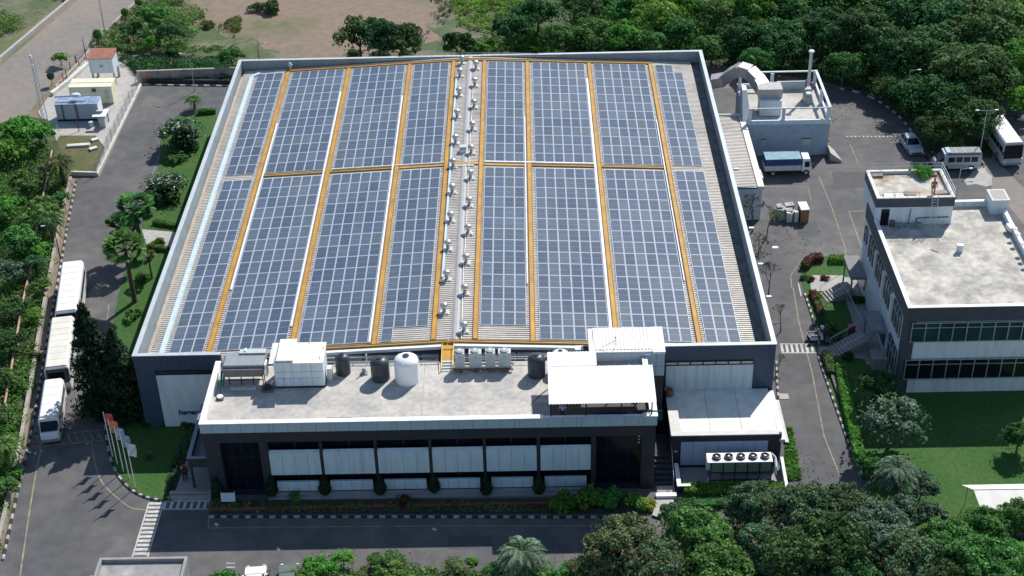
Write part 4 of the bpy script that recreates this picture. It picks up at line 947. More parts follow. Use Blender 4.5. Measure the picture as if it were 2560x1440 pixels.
# corner lift box and roof stub
cb = thing('tank_room', 'square white tank box at the rear right corner of the flat roof', 'tank box', (78.7,19.8,GD))
mb = MB(); mb.box(78.0,18.9,GD,79.6,20.9,GD+1.5); mb.build('wall', m_whitewall, cb)
mb = MB(); mb.box(77.95,18.85,GD+1.5,79.65,20.95,GD+1.56); mb.build('rim', m_dirtywhite, cb)
MB().box(78.15,19.05,GD+1.5605,79.45,20.75,GD+1.57).build('top', m_conc, cb)
st2 = tag(MB().box(73.25,12.3,GD,73.75,12.6,GD+.75).build('roof_stub', m_whitewall), 'small white stub pillar alone on the flat concrete roof', 'vent stub')
MB().box(73.2,12.25,GD+.75,73.8,12.65,GD+.8).build('cap', m_white, st2)
mb = MB(); mb.path([(71.0,12.9,GD+.05),(71.3,12.6,GD+.05),(71.6,12.4,GD+.05)],.03); tag(mb.build('roof_twig', m_rust), 'short rusty bracket on the flat roof left of the white stub', 'bracket')
def dish(y, label, first=[None]):
    if first[0] is None:
        t_ = thing('roof_lamp', label, 'roof lamp', (GX1-.35,y,GZ), 0, 'white lamp heads on the right parapet')
        MB().tube((0,0,0),(0,0,.35),.03).build('stem', m_galv, t_, local=True)
        MB().lathe((0,0,.35),[(.1,0),(.24,.05),(.24,.12),(.1,.18)],12).build('head', m_white, t_, local=True); first[0] = t_
    else: dup(first[0], (GX1-.35,y,GZ), None, label)
for i, y in enumerate((14.6,13.6,12.0,11.1,10.1)): dish(y, '%s white lamp head from the rear on the right parapet' % ORD[i].capitalize())
mb = MB(); mb.obox((78.9,15.6,GZ-.3),(.45,.9,.4),.2); tag(mb.build('cloth_bundle', m_white), 'crumpled white bundle on the right parapet of the flat roof', 'bundle')

# ================================================================== UTILITY BLOCK (back right)
ub = thing('utility_block', 'low pale blue utility block with an open concrete frame on its roof', 'utility building', (63.7,51,0))
UX0, UX1, UY0, UY1, UZ = 59.1, 68.3, 46.9, 56.4, 4.4
MB().box(UX0,UY0,0,UX1,UY1,UZ-.5).build('wall', mat('bluegrey_wall',(.34,.43,.52),.7,var=.07,c2=(.25,.31,.37),s2=.5,amt2=.5), ub)
mb = MB(); mb.box(UX0,UY0,UZ-.5,UX1,UY0+.2,UZ); mb.box(UX1-.2,UY0+.2,UZ-.5,UX1,UY1,UZ); mb.box(UX0,UY1-.2,UZ-.5,UX1-.2,UY1,UZ); mb.build('parapet', m_whitewall, ub)
MB().box(UX0+.01,UY0+.2,UZ-.5,UX1-.2,UY1-.2,UZ-.46).build('roof_deck', m_deck, ub)
mb = MB()
for (x, y) in ((UX0+.1,UY0+.05),(62.9,UY0+.05),(UX1-.45,UY0+.05),(UX1-.45,51.3),(UX1-.45,UY1-.5),(62.9,UY1-.5),(UX0+.1,UY1-.5),(63.2,52.5)): mb.box(x,y,UZ-.45,x+.35,y+.35,UZ+1.4)
mb.build('frame_column', m_whitewall, ub)
mb = MB(); mb.box(UX0,UY0,UZ+1.4,UX1-.0,UY0+.12,UZ+1.52); mb.box(UX1-.3,UY0+.12,UZ+1.4,UX1,UY1,UZ+1.55); mb.box(UX0,UY1-.25,UZ+1.4,UX1-.3,UY1-.0,UZ+1.52); mb.build('frame_beam', m_lgrey, ub)
MB().box(63.6,UY1-.9,UZ-.45,66.9,UY1-.6,UZ+.5).build('louvre_box', m_lgrey, ub)
MB().box(66.95,UY1-1.0,UZ-.45,67.6,UY1-.5,UZ+.6).build('red_box', m_red, ub)
for x0, wd in ((60.8,.4),(65.3,1.0)):
    g = MB().box(x0,UY0-.05,1.2,x0+wd,UY0-.003,2.1).build('window', m_lgrey, ub); MB().box(x0-.05,UY0-.2,2.1,x0+wd+.05,UY0-.003,2.16).build('window_hood', m_line, g)
mb = MB(); mb.hexa([(UX1+.05,45.4,.0),(UX1+1.3,44.9,0),(UX1+.9,47.3,0),(UX1+.05,47.6,0)],[(UX1+.05,45.4,1.0),(UX1+1.3,44.9,.25),(UX1+.9,47.3,.3),(UX1+.05,47.6,1.0)]); tag(mb.build('ramp', m_conc), 'pale concrete ramp at the right corner of the utility block', 'ramp')
mb = MB()
for i in range(6): mb.box(UX1+.02,48.2+i*.5,.3+.3*i,UX1+.5,48.5+i*.5,.6+.3*i)
tag(mb.build('pallet_stack', mat('orange_clay',(.35,.16,.08),.8)), 'orange and brown stacked blocks against the right wall of the utility block', 'stack')
du = thing('air_duct', 'galvanised duct arching from the factory wall to the utility roof', 'air duct', (59.5,52,5))
m_duct = mat('duct_skin',(.42,.40,.38),.35,metal=.35,var=.12,scale=2)
pts = [(56.0,54.6,5.6),(57.2,54.4,5.9),(58.1,54.0,6.9),(58.9,53.6,7.6),(59.9,53.0,7.5),(60.7,52.2,6.9),(61.3,51.0,6.3)]
mb = MB()
for a, b in zip(pts[:-1], pts[1:]):
    A = Vector(a); Bv = Vector(b); d = (Bv-A).normalized(); s = d.cross(Vector((0,0,1))).normalized()*.75; u = s.cross(d).normalized()*.6
    e_ = d*.08
    mb.hexa([A-s-u-e_, A+s-u-e_, Bv+s-u+e_, Bv-s-u+e_],[A-s+u-e_, A+s+u-e_, Bv+s+u+e_, Bv-s+u+e_])
mb.build('duct_run', m_duct, du)
MB().box(60.5,49.4,5.9,63.2,51.3,7.0).build('plenum', m_duct, du)
MB().box(60.7,48.8,UZ-.4,63.1,50.6,5.9).build('fan_housing', m_whitewall, du)
mb = MB(); mb.hexa([(58.6,47.2,4.0),(59.6,47.2,4.0),(59.6,51.5,4.0),(58.6,51.5,4.0)],[(58.8,50.2,6.6),(59.3,50.2,6.6),(59.3,51.3,6.8),(58.8,51.3,6.8)]); mb.build('support_fin', m_lgrey, du)
ck = thing('exhaust_stack', 'tall thin steel exhaust stack with a white cap and fan at its base', 'chimney', (66.9,53.5,UZ-.45))
MB().tube((66.9,53.8,UZ-.45),(66.9,53.8,9.4),.19,12).build('flue', m_lgrey, ck)
MB().lathe((66.9,53.8,9.4),[(.2,0),(.34,.05),(.30,.2),(.1,.28)],14).build('cap', m_white, ck)
MB().lathe((66.6,51.9,UZ-.45),[(.5,0),(.5,.9),(.3,1.2)],14).box(66.2,52.3,UZ-.45,67.0,53.1,UZ+1.1).build('fan_box', m_grey, ck)
MB().lathe((66.6,51.9,UZ+.75),[(.35,0),(.3,.15)],12).build('fan_top', m_white, ck)
lt = thing('lean_to_shed', 'long corrugated lean-to shed along the right wall of the factory', 'shed', (57.5,41,0))
mb = MB(); corrugated(32.9,48.8,.33,.07,55.3,58.3,lambda x: 4.1-(x-55.3)*.06,mb); mb.build('roof', m_roof, lt)
mb = MB(); mb.box(58.35,32.8,3.7,59.0,48.7,4.1); mb.box(55.3,48.85,4.0,59.05,49.0,4.3); mb.build('roof_edge', m_cream, lt)
mb = MB(); mb.box(55.25,32.95,0,58.85,48.7,3.7); mb.build('wall', m_whitewall, lt)
mb = MB(); mb.box(58.86,41,0,58.9,46,2.6); mb.build('door', m_line, lt)
mb = MB(); mb.box(59.1,39.9,0,60.1,41.3,1.1); mb.box(59.2,40.1,1.1,59.9,40.9,1.6); tag(mb.build('sack_pile', m_dirtywhite), 'pile of pale sacks between the lean-to shed and the truck', 'sacks')
# wall lamps along the right wall
for i, y in enumerate((31.8,20.2,13.8,8.4)):
    if i == 0:
        wl = thing('wall_lamp', 'x', 'wall lamp', (X1,y,6.6), 0, 'white lamps on the right wall of the factory')
        MB().tube((0,0,0),(.5,0,.2),.03).build('bracket', m_galv, wl, local=True); MB().obox((.62,0,.12),(.45,.25,.14)).build('lamp_head', m_white, wl, local=True); o_ = wl
    else: o_ = dup(wl, (X1,y,6.6))
    o_['label'] = '%s white lamp from the rear on the right wall of the factory' % ORD[i].capitalize()

# ================================================================== SUBSTATION YARD (left)
hs = at(262,212); hx, hy = hs.x, hs.y
ho = thing('guard_cabin', 'small raised white cabin with a red brown roof on concrete legs', 'cabin', (hx,hy,0))
mb = MB(); mb.box(hx-1.5,hy,1.6,hx+1.45,hy+2.5,3.55); mb.build('wall', m_whitewall, ho)
mb = MB(); mb.hexa([(hx-1.6,hy-.1,3.55),(hx+1.55,hy-.1,3.55),(hx+1.55,hy+2.6,3.55),(hx-1.6,hy+2.6,3.55)],[(hx-1.6,hy-.1,3.62),(hx+1.55,hy-.1,3.62),(hx+1.55,hy+2.6,3.85),(hx-1.6,hy+2.6,3.85)]); mb.build('roof', m_brown, ho)
for (a, b) in ((-1.4,.1),(1.25,.1),(1.25,2.3),(-1.4,2.3)): MB().hexa([(hx+a-.05,hy+b-.1,0),(hx+a+.25,hy+b-.1,0),(hx+a+.25,hy+b+.2,0),(hx+a-.05,hy+b+.2,0)],[(hx+a,hy+b,1.6),(hx+a+.18,hy+b,1.6),(hx+a+.18,hy+b+.18,1.6),(hx+a,hy+b+.18,1.6)]).build('leg', m_conc, ho)
MB().lathe((hx,hy-.02,2.55),[(.01,-.01),(.2,0)],10)
MB().box(hx-.2,hy-.03,2.4,hx+.2,hy-.002,2.75).build('wall_emblem', mat('emblem_blue',(.2,.35,.45),.6), ho)
ct = thing('site_container', 'ivory site container with a flat ribbed roof in the fenced yard', 'container', (-18.6,63.9,0))
MB().box(-21.2,63.3,.12,-16.0,65.5,2.35).build('body', m_ywhite, ct)
mb = MB(); mb.box(-21.25,63.25,2.35,-15.95,64.4,2.42); mb.box(-21.25,64.4,2.35,-15.95,65.55,2.47); mb.build('roof', m_ywhite, ct)
MB().box(-21.1,63.4,0,-16.1,65.4,.12).build('skid', m_rust, ct)
MB().box(-18.4,63.18,1.75,-17.9,63.298,2.15).build('cooler', m_rust, ct); MB().box(-16.9,63.26,.8,-16.4,63.298,1.9).build('shutter', m_lgrey, ct)
gs = thing('generator_set', 'blue roofed generator enclosure with vertical dark frames', 'generator', (-19.2,59.6,0))
MB().box(-21.8,58.9,.3,-16.75,60.9,2.2).build('body', mat('gen_grey',(.40,.47,.54),.5,var=.08), gs)
MB().box(-21.85,58.85,2.2,-16.7,60.95,2.28).build('roof', mat('gen_blue',(.20,.28,.42),.6,var=.3,scale=2,c2=(.4,.42,.44),s2=.8,amt2=.6), gs)
mb = MB()
for x in (-21.0,-19.3): mb.box(x,58.8,.2,x+.08,58.88,2.3)
mb.box(-21.8,58.9,0,-16.8,60.9,.3); mb.build('frame', m_black, gs)
MB().box(-16.745,58.95,.4,-16.7,60.8,2.15).build('end_panel', m_white, gs)
MB().lathe((-19.4,60.0,2.75),[(.5,0),(.62,.12),(.5,.35),(.2,.45)],14,sx=1,sy=.6).build('silencer', m_white, gs)
MB().tube((-21.9,59.8,2.85),(-18.0,60.1,2.85),.1,8).build('exhaust_pipe', m_galv, gs)
mb = MB(); mb.box(-16.3,57.0,0,-15.6,58.6,1.3); mb.box(-16.9,58.5,0,-15.5,58.9,1.5); o_ = tag(mb.build('switchgear', m_lgrey), 'grey switchgear cabinets at the corner of the generator', 'switchgear')
mb = MB(); mb.box(-17.0,56.95,1.5,-15.4,57.5,1.55); mb.box(-16.0,57.5,1.5,-15.4,58.95,1.55); mb.build('cover', m_white, o_)
mb = MB(); mb.tube((-18.6,56.2,0),(-18.8,57.0,3.6),.06,6); tag(mb.build('utility_pole', m_rust), 'thin rusty pole in front of the generator', 'pole')
tag(MB().lathe((-17.4,57.4,0),[(.25,0),(.25,.6),(.28,.65)],12).build('drum', m_lgrey), 'small grey drum in front of the generator', 'drum')
for (px, py, sx_, lab) in ((197,367,2.6,'long flat white trough lying on the yard grass'),(238,353,.8,'small white lump by the yard wall'),(234,375,.9,'cream slab lying in the yard')):
    p = xy(px, py); tag(MB().obox((p[0],p[1],.07),(sx_,.55,.25),.1 if sx_ > 2 else .6).build('slab_block', m_dirtywhite), lab, 'slab')
# lattice mast
ms = at(112,300); mx_, my_ = ms.x, ms.y
lm = thing('lattice_mast', 'slender white lattice mast leaning over the public road edge', 'mast', (mx_,my_,0))
mb = MB(); HH = 8.2; w0, w1 = .38, .16
def mp(i, z): w_ = w0+(w1-w0)*z/HH; a = i*math.pi*2/3; return (mx_+w_*math.cos(a), my_+w_*math.sin(a), z)
for i in range(3): mb.tube(mp(i,0), mp(i,HH), .04, 5)
for k in range(14):
    for i in range(3): mb.tube(mp(i,k*HH/14), mp((i+1)%3,(k+1)*HH/14), .022, 4)
mb.build('lattice', m_lgrey, lm)
for z in (8.1,6.9): MB().obox((mx_,my_-.2,z),(.22,.2,.5)).build('antenna', m_white, lm)
# yard fence
fnc = thing('wire_fence', 'chain link fence along the right edge of the substation yard', 'fence', (-13.5,56,0))
A = Vector(xy(243,440)); Bq = Vector(xy(352,215)); n = 12
for i in range(n+1):
    p = A.lerp(Bq, i/n); MB().tube((p.x,p.y,0),(p.x,p.y,2.0),.035,5).build('post', m_galv, fnc)
mb = MB(); d = (Bq-A)
for k in range(5): z = .4+k*.38; mb.tube((A.x,A.y,z),(Bq.x,Bq.y,z),.008,3)
for i in range(150):
    p = A+d*i/150; q_ = A+d*min(1,(i+2)/150); mb.tube((p.x,p.y,.35),(q_.x,q_.y,1.95),.006,3,cap=False)
mb.build('mesh', m_galv, fnc)
mb = MB(); mb.hexa([(A.x-.15,A.y,0),(A.x+.15,A.y,0),(Bq.x+.15,Bq.y,0),(Bq.x-.15,Bq.y,0)],[(A.x-.15,A.y,.35),(A.x+.15,A.y,.35),(Bq.x+.15,Bq.y,.35),(Bq.x-.15,Bq.y,.35)]); mb.build('base_wall', m_dirtywhite, fnc)
a = xy(180,438); b = xy(243,440)
tag(MB().hexa([(a[0],a[1]-.1,0),(b[0],b[1]-.1,0),(b[0],b[1]+.15,0),(a[0],a[1]+.15,0)],[(a[0],a[1]-.1,.5),(b[0],b[1]-.1,.5),(b[0],b[1]+.15,.5),(a[0],a[1]+.15,.5)]).build('yard_wall', m_dirtywhite), 'short low wall closing the near side of the substation yard', 'low wall')
def wall_run(pts, label, name, m_, wd=.25, h=1.2, cat='wall'):
    mb = MB()
    for a, b in zip(pts[:-1], pts[1:]):
        A = Vector(a); Bv = Vector(b); s = (Bv-A).normalized(); s = Vector((-s.y,s.x))*wd/2
        mb.hexa([(A.x-s.x,A.y-s.y,-.05),(Bv.x-s.x,Bv.y-s.y,-.05),(Bv.x+s.x,Bv.y+s.y,-.05),(A.x+s.x,A.y+s.y,-.05)],[(A.x-s.x,A.y-s.y,h),(Bv.x-s.x,Bv.y-s.y,h),(Bv.x+s.x,Bv.y+s.y,h),(A.x+s.x,A.y+s.y,h)])
    return tag(mb.build(name, m_), label, cat)
m_bw = mat('boundary_render',(.36,.33,.28),.9,var=.18,scale=1.5,c2=(.2,.19,.17),s2=.8,amt2=.5)
wall_run(smoothpts(pxs([(-12,1400),(22,1260),(54,1110),(66,1040),(80,960),(105,810),(132,665),(152,560),(178,452)])), 'long low cream boundary wall between the left drive and the planting', 'boundary_wall', m_bw, .32, .55)
wall_run(pxs([(-60,215),(0,152),(95,72),(187,-5),(280,-90)],), 'grey kerb wall on the far side of the public road', 'road_wall', m_conc, .4, .5)
wall_run(pxs([(140,222),(210,150),(235,115),(300,48),(345,5),(380,-40)]), 'low stone kerb wall along the near side of the public road', 'road_wall', m_bw, .3, .4)
wall_run(pxs([(130,240),(175,205),(222,163)]), 'pale concrete footwall inside the yard beside the road', 'yard_wall', m_dirtywhite, .5, .5)
wall_run(pxs([(360,206),(420,207),(575,209)]), 'dark low wall along the rear end of the left drive', 'low_wall', m_dark, .3, .5)
mb = MB(); pts = pxs([(130,378),(118,440),(95,555),(72,690),(58,750),(40,850),(27,930),(12,1010)], .9); mb.path([(p[0],p[1],.95) for p in pts], .11, 8)
mb2 = mb.build('pipeline', mat('pink_pipe',(.42,.24,.20),.6,var=.2)); tag(mb2, 'long faded pink pipeline running through the left planting', 'pipeline')
mb = MB()
for p in pts[1:]: mb.box(p[0]-.15,p[1]-.1,0,p[0]+.15,p[1]+.1,.85)
mb.build('support', m_conc, mb2)
p = at(372,204); mb = MB(); mb.obox((p.x,p.y,0),(1.0,.6,.5),.3); mb.obox((p.x,p.y,.5),(.8,.5,.2),.1); tag(mb.build('tarp_heap', mat('red_tarp',(.5,.17,.11),.8,var=.2)), 'small heap under a faded red tarpaulin at the rear drive corner', 'heap')
# rear hedge wall line
wall_run([(-14.3,69.5),(-2,69.9),(12,70.2)], 'mossy boundary wall behind the left drive', 'boundary_wall', m_bw, .3, 1.5)
# iron gate on the road side
mb = MB(); a = Vector(xy(218,155)); b = Vector(xy(212,128))
for t_ in np.linspace(0,1,5): p = a.lerp(b,t_); mb.tube((p.x,p.y,0),(p.x,p.y,1.9),.05,5)
mb.tube((a.x,a.y,1.8),(b.x,b.y,1.8),.05,5); tag(mb.build('iron_gate', m_black), 'small dark iron gate left of the white cabin', 'gate')
# road fence posts
for i, (px, py) in enumerate(((178,172),(168,190),(193,155),(160,200))):
    p = at(px, py+8); mb = MB(); mb.tube((p.x,p.y,0),(p.x,p.y,1.4),.06,5)
    tag(mb.build('fence_post', m_rust), '%s rusty fence post from the gate along the yard edge' % ORD[[1,2,0,3][i]].capitalize(), 'post', 'rusty fence posts by the public road')
# ================================================================== VEHICLES
def wheels(root, xs, ys, r, wd):
    for x in xs:
        for s in (-1, 1):
            y = s*(ys-wd/2); mb = MB(); mb.tube((x,y-wd/2,r),(x,y+wd/2,r),r,16)
            w_ = mb.build('wheel', m_rubber, root, local=True)
            MB().tube((x,y+s*(wd/2)-.005,r),(x,y+s*(wd/2+.012),r),r*.55,12).build('rim', m_galv, w_, local=True)
def rounded(mb, x0, x1, y, z0, z1, c=.12, mi=0, taper=.06):
    """vehicle body section with chamfered roof edges, extruded along x"""
    P = [(-y,z0),(y,z0),(y,z1-c*2),(y-taper,z1-c),(y-taper-c,z1),(-y+taper+c,z1),(-y+taper,z1-c),(-y,z1-c*2)]
    n = len(P); vs = [(x0,p[0],p[1]) for p in P]+[(x1,p[0],p[1]) for p in P]
    mb.add(vs, [tuple(range(n)), tuple(range(2*n-1,n-1,-1))]+[(i,n+i,n+(i+1)%n,(i+1)%n) for i in range(n)], mi)
m_body = mat('vehicle_white',(.74,.75,.76),.35,var=.03); m_silver = mat('vehicle_silver',(.42,.47,.52),.3,metal=.25,var=.03)
m_ivory = mat('bus_roof',(.76,.755,.73),.5,var=.05,scale=1,c2=(.55,.55,.52),s2=.9,amt2=.4)
m_headl = mat('headlight',(.7,.72,.75),.15)
def bus(loc, rz_, L, W, Hh, label, front_white=True, roofm=None, mini=False, bodym=None):
    b_ = thing('bus' if not mini else 'minibus', label, 'bus' if not mini else 'minibus', (loc[0],loc[1],0), rz_)
    h = L/2; w_ = W/2; bm = bodym or m_body
    mb = MB(); rounded(mb, -h, h-.25 if not mini else h-.9, w_, .35, Hh-.12, .12)
    if mini: mb.hexa([(h-.9,-w_,.35),(h,-w_+.08,.35),(h,w_-.08,.35),(h-.9,w_,.35)],[(h-.9,-w_,1.25),(h-.05,-w_+.12,1.05),(h-.05,w_-.12,1.05),(h-.9,w_,1.25)])
    else: mb.hexa([(h-.25,-w_,.35),(h,-w_+.06,.35),(h,w_-.06,.35),(h-.25,w_,.35)],[(h-.25,-w_,1.1),(h-.02,-w_+.08,1.05),(h-.02,w_-.08,1.05),(h-.25,w_,1.1)])
    mb.build('body', bm, b_, local=True)
    mb = MB(); rounded(mb, -h+.05, h-.35 if not mini else h-1.15, w_-.06, Hh-.28, Hh, .10); 
    mb.build('roof', roofm or m_ivory, b_, local=True)
    if mini: MB().hexa([(h-.9,-w_+.12,1.25),(h-.3,-w_+.16,1.2),(h-.3,w_-.16,1.2),(h-.9,w_-.12,1.25)],[(h-1.2,-w_+.14,Hh-.15),(h-1.15,-w_+.16,Hh-.16),(h-1.15,w_-.16,Hh-.16),(h-1.2,w_-.14,Hh-.15)]).build('windscreen', m_glass, b_, local=True)
    else: MB().hexa([(h-.249,-w_+.08,1.12),(h-.02,-w_+.1,1.12),(h-.02,w_-.1,1.12),(h-.249,w_-.08,1.12)],[(h-.249,-w_+.1,Hh-.32),(h-.16,-w_+.14,Hh-.34),(h-.16,w_-.14,Hh-.34),(h-.249,w_-.1,Hh-.32)]).build('windscreen', m_glass, b_, local=True)
    n = 4 if mini else 6; x0 = -h+.35; x1 = h-(1.3 if mini else .6)
    for s in (-1, 1):
        for i in range(n):
            a = x0+(x1-x0)*i/n+.06; c = x0+(x1-x0)*(i+1)/n-.06
            MB().box(a, s*(w_-.02), Hh*.52, c, s*(w_+.012), Hh*.52+.62).build('window', m_glass, b_, local=True)
        MB().box(h-.02, s*(w_-.35), .62, h+.03, s*(w_-.12), .82).build('headlight', m_headl, b_, local=True)
        MB().box(h-.1, s*(w_+.05), Hh*.55, h+.05, s*(w_+.2), Hh*.55+.3).build('mirror', m_black, b_, local=True)
    MB().box(-h-.02,-w_+.15,Hh*.5,-h-.001,w_-.15,Hh*.5+.7).build('rear_window', m_glass, b_, local=True)
    MB().box(h-.03,-w_+.1,.3,h+.05,w_-.1,.55).build('bumper', m_grey, b_, local=True)
    for q_ in range(1, 5 if mini else 8):
        x_ = -h+.05+(2*h-.5)*q_/(5 if mini else 8); MB().box(x_-.02,-w_+.25,Hh+.001,x_+.02,w_-.25,Hh+.012).build('roof_seam', m_dirtywhite, b_, local=True)
    for s in (-1, 1): MB().box(-h+.1, s*(w_+.001), Hh*.30, h-.9, s*(w_+.01), Hh*.30+.10).build('side_stripe', m_grey, b_, local=True)
    wheels(b_, (-h+ (1.0 if mini else 2.0), h-(1.1 if mini else 1.9)), w_, .36 if mini else .46, .26)
    return b_
def place(rear, front, z):
    a = Vector(xy(*rear, z)); b = Vector(xy(*front, z)); d = b-a; return ((a+b)/2, math.atan2(d.y, d.x), d.length)
c, r_, L = place((180,656),(164,778),2.75); bus(c, r_, L+.4, 2.15, 2.8, 'rearmost of the two white buses queued on the left drive')
c, r_, L = place((155,795),(139,918),2.75); bus(c, r_, L+.4, 2.15, 2.8, 'ivory roofed bus in the middle of the queue on the left drive', roofm=mat('ivory_bus_roof',(.68,.65,.57),.6,var=.08,scale=1.2,c2=(.5,.5,.46),s2=1,amt2=.5))
c, r_, L = place((132,950),(119,1040),2.2); bus(c+Vector((.1,-.5)), r_, L+1.3, 1.75, 2.25, 'white minibus at the head of the queue by the yellow hatching', mini=True)
c, r_, L = place((2490,292),(2536,356),2.9); b3 = bus(c, r_, L+.8, 2.2, 2.95, 'white bus with a dark windscreen parked under the trees at the right edge', bodym=mat('vehicle_grey',(.45,.47,.5),.35))
p = at(2443,414); bv = bus((81.85,43.3), math.pi-.0, 5.0, 1.75, 2.2, 'silver van parked side on behind the rooftop terrace', mini=True, bodym=m_silver, roofm=mat('van_roof',(.13,.15,.16),.5))
MB().hexa([(.9,-.7,2.201),(1.35,-.6,2.201),(1.35,.6,2.201),(.9,.7,2.201)],[(.9,-.65,2.25),(1.3,-.55,2.24),(1.3,.55,2.24),(.9,.65,2.25)]).build('roof_cowl', m_silver, bv, local=True)
def car(loc, rz_, bm, label):
    c_ = thing('car', label, 'car', (loc[0],loc[1],0), rz_)
    mb = MB(); P = [(-1.9,.3),(-1.95,.75),(-1.75,.95),(-1.5,1.0),(.75,.95),(1.6,.82),(1.88,.62),(1.9,.3)]; y = .80
    n = len(P); mb.add([(p[0],-y,p[1]) for p in P]+[(p[0],y,p[1]) for p in P], [tuple(range(n-1,-1,-1)), tuple(range(n,2*n))]+[(i,(i+1)%n,n+(i+1)%n,n+i) for i in range(n)])
    mb.build('body', bm, c_, local=True)
    mb = MB(); mb.hexa([(-1.55,-.72,.98),(.8,-.72,.94),(.8,.72,.94),(-1.55,.72,.98)],[(-1.15,-.58,1.42),(.15,-.58,1.44),(.15,.58,1.44),(-1.15,.58,1.42)]); mb.build('glasshouse', m_glass, c_, local=True)
    mb = MB(); mb.hexa([(-1.17,-.60,1.421),(.17,-.60,1.441),(.17,.60,1.441),(-1.17,.60,1.421)],[(-1.12,-.56,1.47),(.1,-.56,1.49),(.1,.56,1.49),(-1.12,.56,1.47)]); mb.build('roof', bm, c_, local=True)
    for s in (-1, 1):
        MB().box(1.80,s*.5,.6,1.895,s*.72,.74).build('headlight', m_headl, c_, local=True)
        mb = MB()
        for xa, xb in ((-1.17,-1.55),(-.5,-.5),(.15,.8)): mb.tube((xa,s*.6,1.43),(xb,s*.74,.98),.035,4)
        mb.build('pillar', bm, c_, local=True)
        MB().box(.45,s*.82,.95,.6,s*.95,1.05).build('mirror', bm, c_, local=True)
    MB().box(1.86,-.5,.35,1.93,.5,.5).build('grille', m_black, c_, local=True)
    wheels(c_, (-1.2,1.2), .82, .3, .2); return c_
car(xy(2276,372), R(-83), m_silver, 'silver hatchback on the rear yard beside the curved kerb')
car(xy(640,1474), R(95), m_body, 'white car half hidden under the bushes at the bottom edge')
car(xy(722,1470), R(92), mat('car_grey',(.12,.16,.15),.35), 'dark grey green car under the bushes at the bottom edge')
tk = thing('truck', 'small white truck with a blue tarpaulin cover parked by the utility block', 'truck', (63.2,43.0,0), R(1))
MB().box(-2.65,-.95,.72,1.35,.95,1.35).build('cargo_bed', mat('truck_bed',(.48,.5,.52),.5,var=.08), tk, local=True)
mb = MB(); mb.hexa([(-2.65,-.96,1.351),(1.35,-.96,1.351),(1.35,.96,1.351),(-2.65,.96,1.351)],[(-2.6,-.93,2.1),(1.3,-.93,2.1),(1.3,.93,2.1),(-2.6,.93,2.1)]); mb.build('tarpaulin', m_blue, tk, local=True)
MB().box(-2.62,-.95,2.101,1.32,.95,2.17).build('cover_top', m_ltblue, tk, local=True)
mb = MB(); mb.hexa([(1.45,-.85,.5),(2.65,-.82,.5),(2.65,.82,.5),(1.45,.85,.5)],[(1.5,-.8,1.98),(2.3,-.76,1.98),(2.3,.76,1.98),(1.5,.8,1.98)]); mb.build('cab', m_body, tk, local=True)
MB().box(1.52,-.78,1.981,2.28,.78,2.04).build('cab_roof', mat('bright_sheet',(0,0,0)), tk, local=True)
MB().hexa([(2.56,-.72,1.1),(2.6,-.72,1.1),(2.6,.72,1.1),(2.56,.72,1.1)],[(2.33,-.68,1.85),(2.37,-.68,1.85),(2.37,.68,1.85),(2.33,.68,1.85)]).build('windscreen', m_glass, tk, local=True)
for s in (-1,1): MB().box(1.75,s*.80,1.05,2.25,s*.865,1.7).build('side_window', m_glass, tk, local=True); MB().box(2.45,s*.9,1.2,2.55,s*1.08,1.5).build('mirror', m_black, tk, local=True)
MB().box(-2.6,-.5,.45,2.0,.5,.72).build('chassis', m_black, tk, local=True)
wheels(tk, (-1.7,1.95), .88, .36, .24)
# scooters
def scooter(px, py, rz_, label, sm):
    p = at(px, py); s_ = thing('scooter', label, 'scooter', (p.x,p.y,0), rz_, 'scooters parked at the garden corner')
    for x in (-.55,.55): MB().tube((x,-.05,.24),(x,.05,.24),.24,14).build('wheel', m_rubber, s_, local=True)
    MB().hexa([(-.7,-.15,.35),(.1,-.12,.3),(.1,.12,.3),(-.7,.15,.35)],[(-.75,-.12,.72),(-.05,-.1,.7),(-.05,.1,.7),(-.75,.12,.72)]).build('body', sm, s_, local=True)
    MB().hexa([(-.7,-.13,.721),(0,-.1,.701),(0,.1,.701),(-.7,.13,.721)],[(-.66,-.1,.82),(-.05,-.08,.78),(-.05,.08,.78),(-.66,.1,.82)]).build('seat', m_black, s_, local=True)
    MB().hexa([(.3,-.2,.3),(.5,-.2,.3),(.5,.2,.3),(.3,.2,.3)],[(.3,-.14,.95),(.42,-.14,.95),(.42,.14,.95),(.3,.14,.95)]).build('front_shield', sm, s_, local=True)
    MB().tube((.3,-.32,1.05),(.3,.32,1.05),.025,6).tube((.5,0,.3),(.32,0,1.05),.03,6).build('handlebar', m_black, s_, local=True)
scooter(2036,845, R(15), 'white scooter in front at the garden corner', m_white); scooter(2052,842, R(20), 'dark red scooter with a white top box at the garden corner', m_red); scooter(2043,855, R(10), 'white scooter nearest the zebra crossing', m_white)
p = at(2053,838); tag(MB().obox((p.x,p.y-.1,.85),(.3,.3,.25)).build('top_box', m_white), 'white top box on the dark red scooter', 'top box')
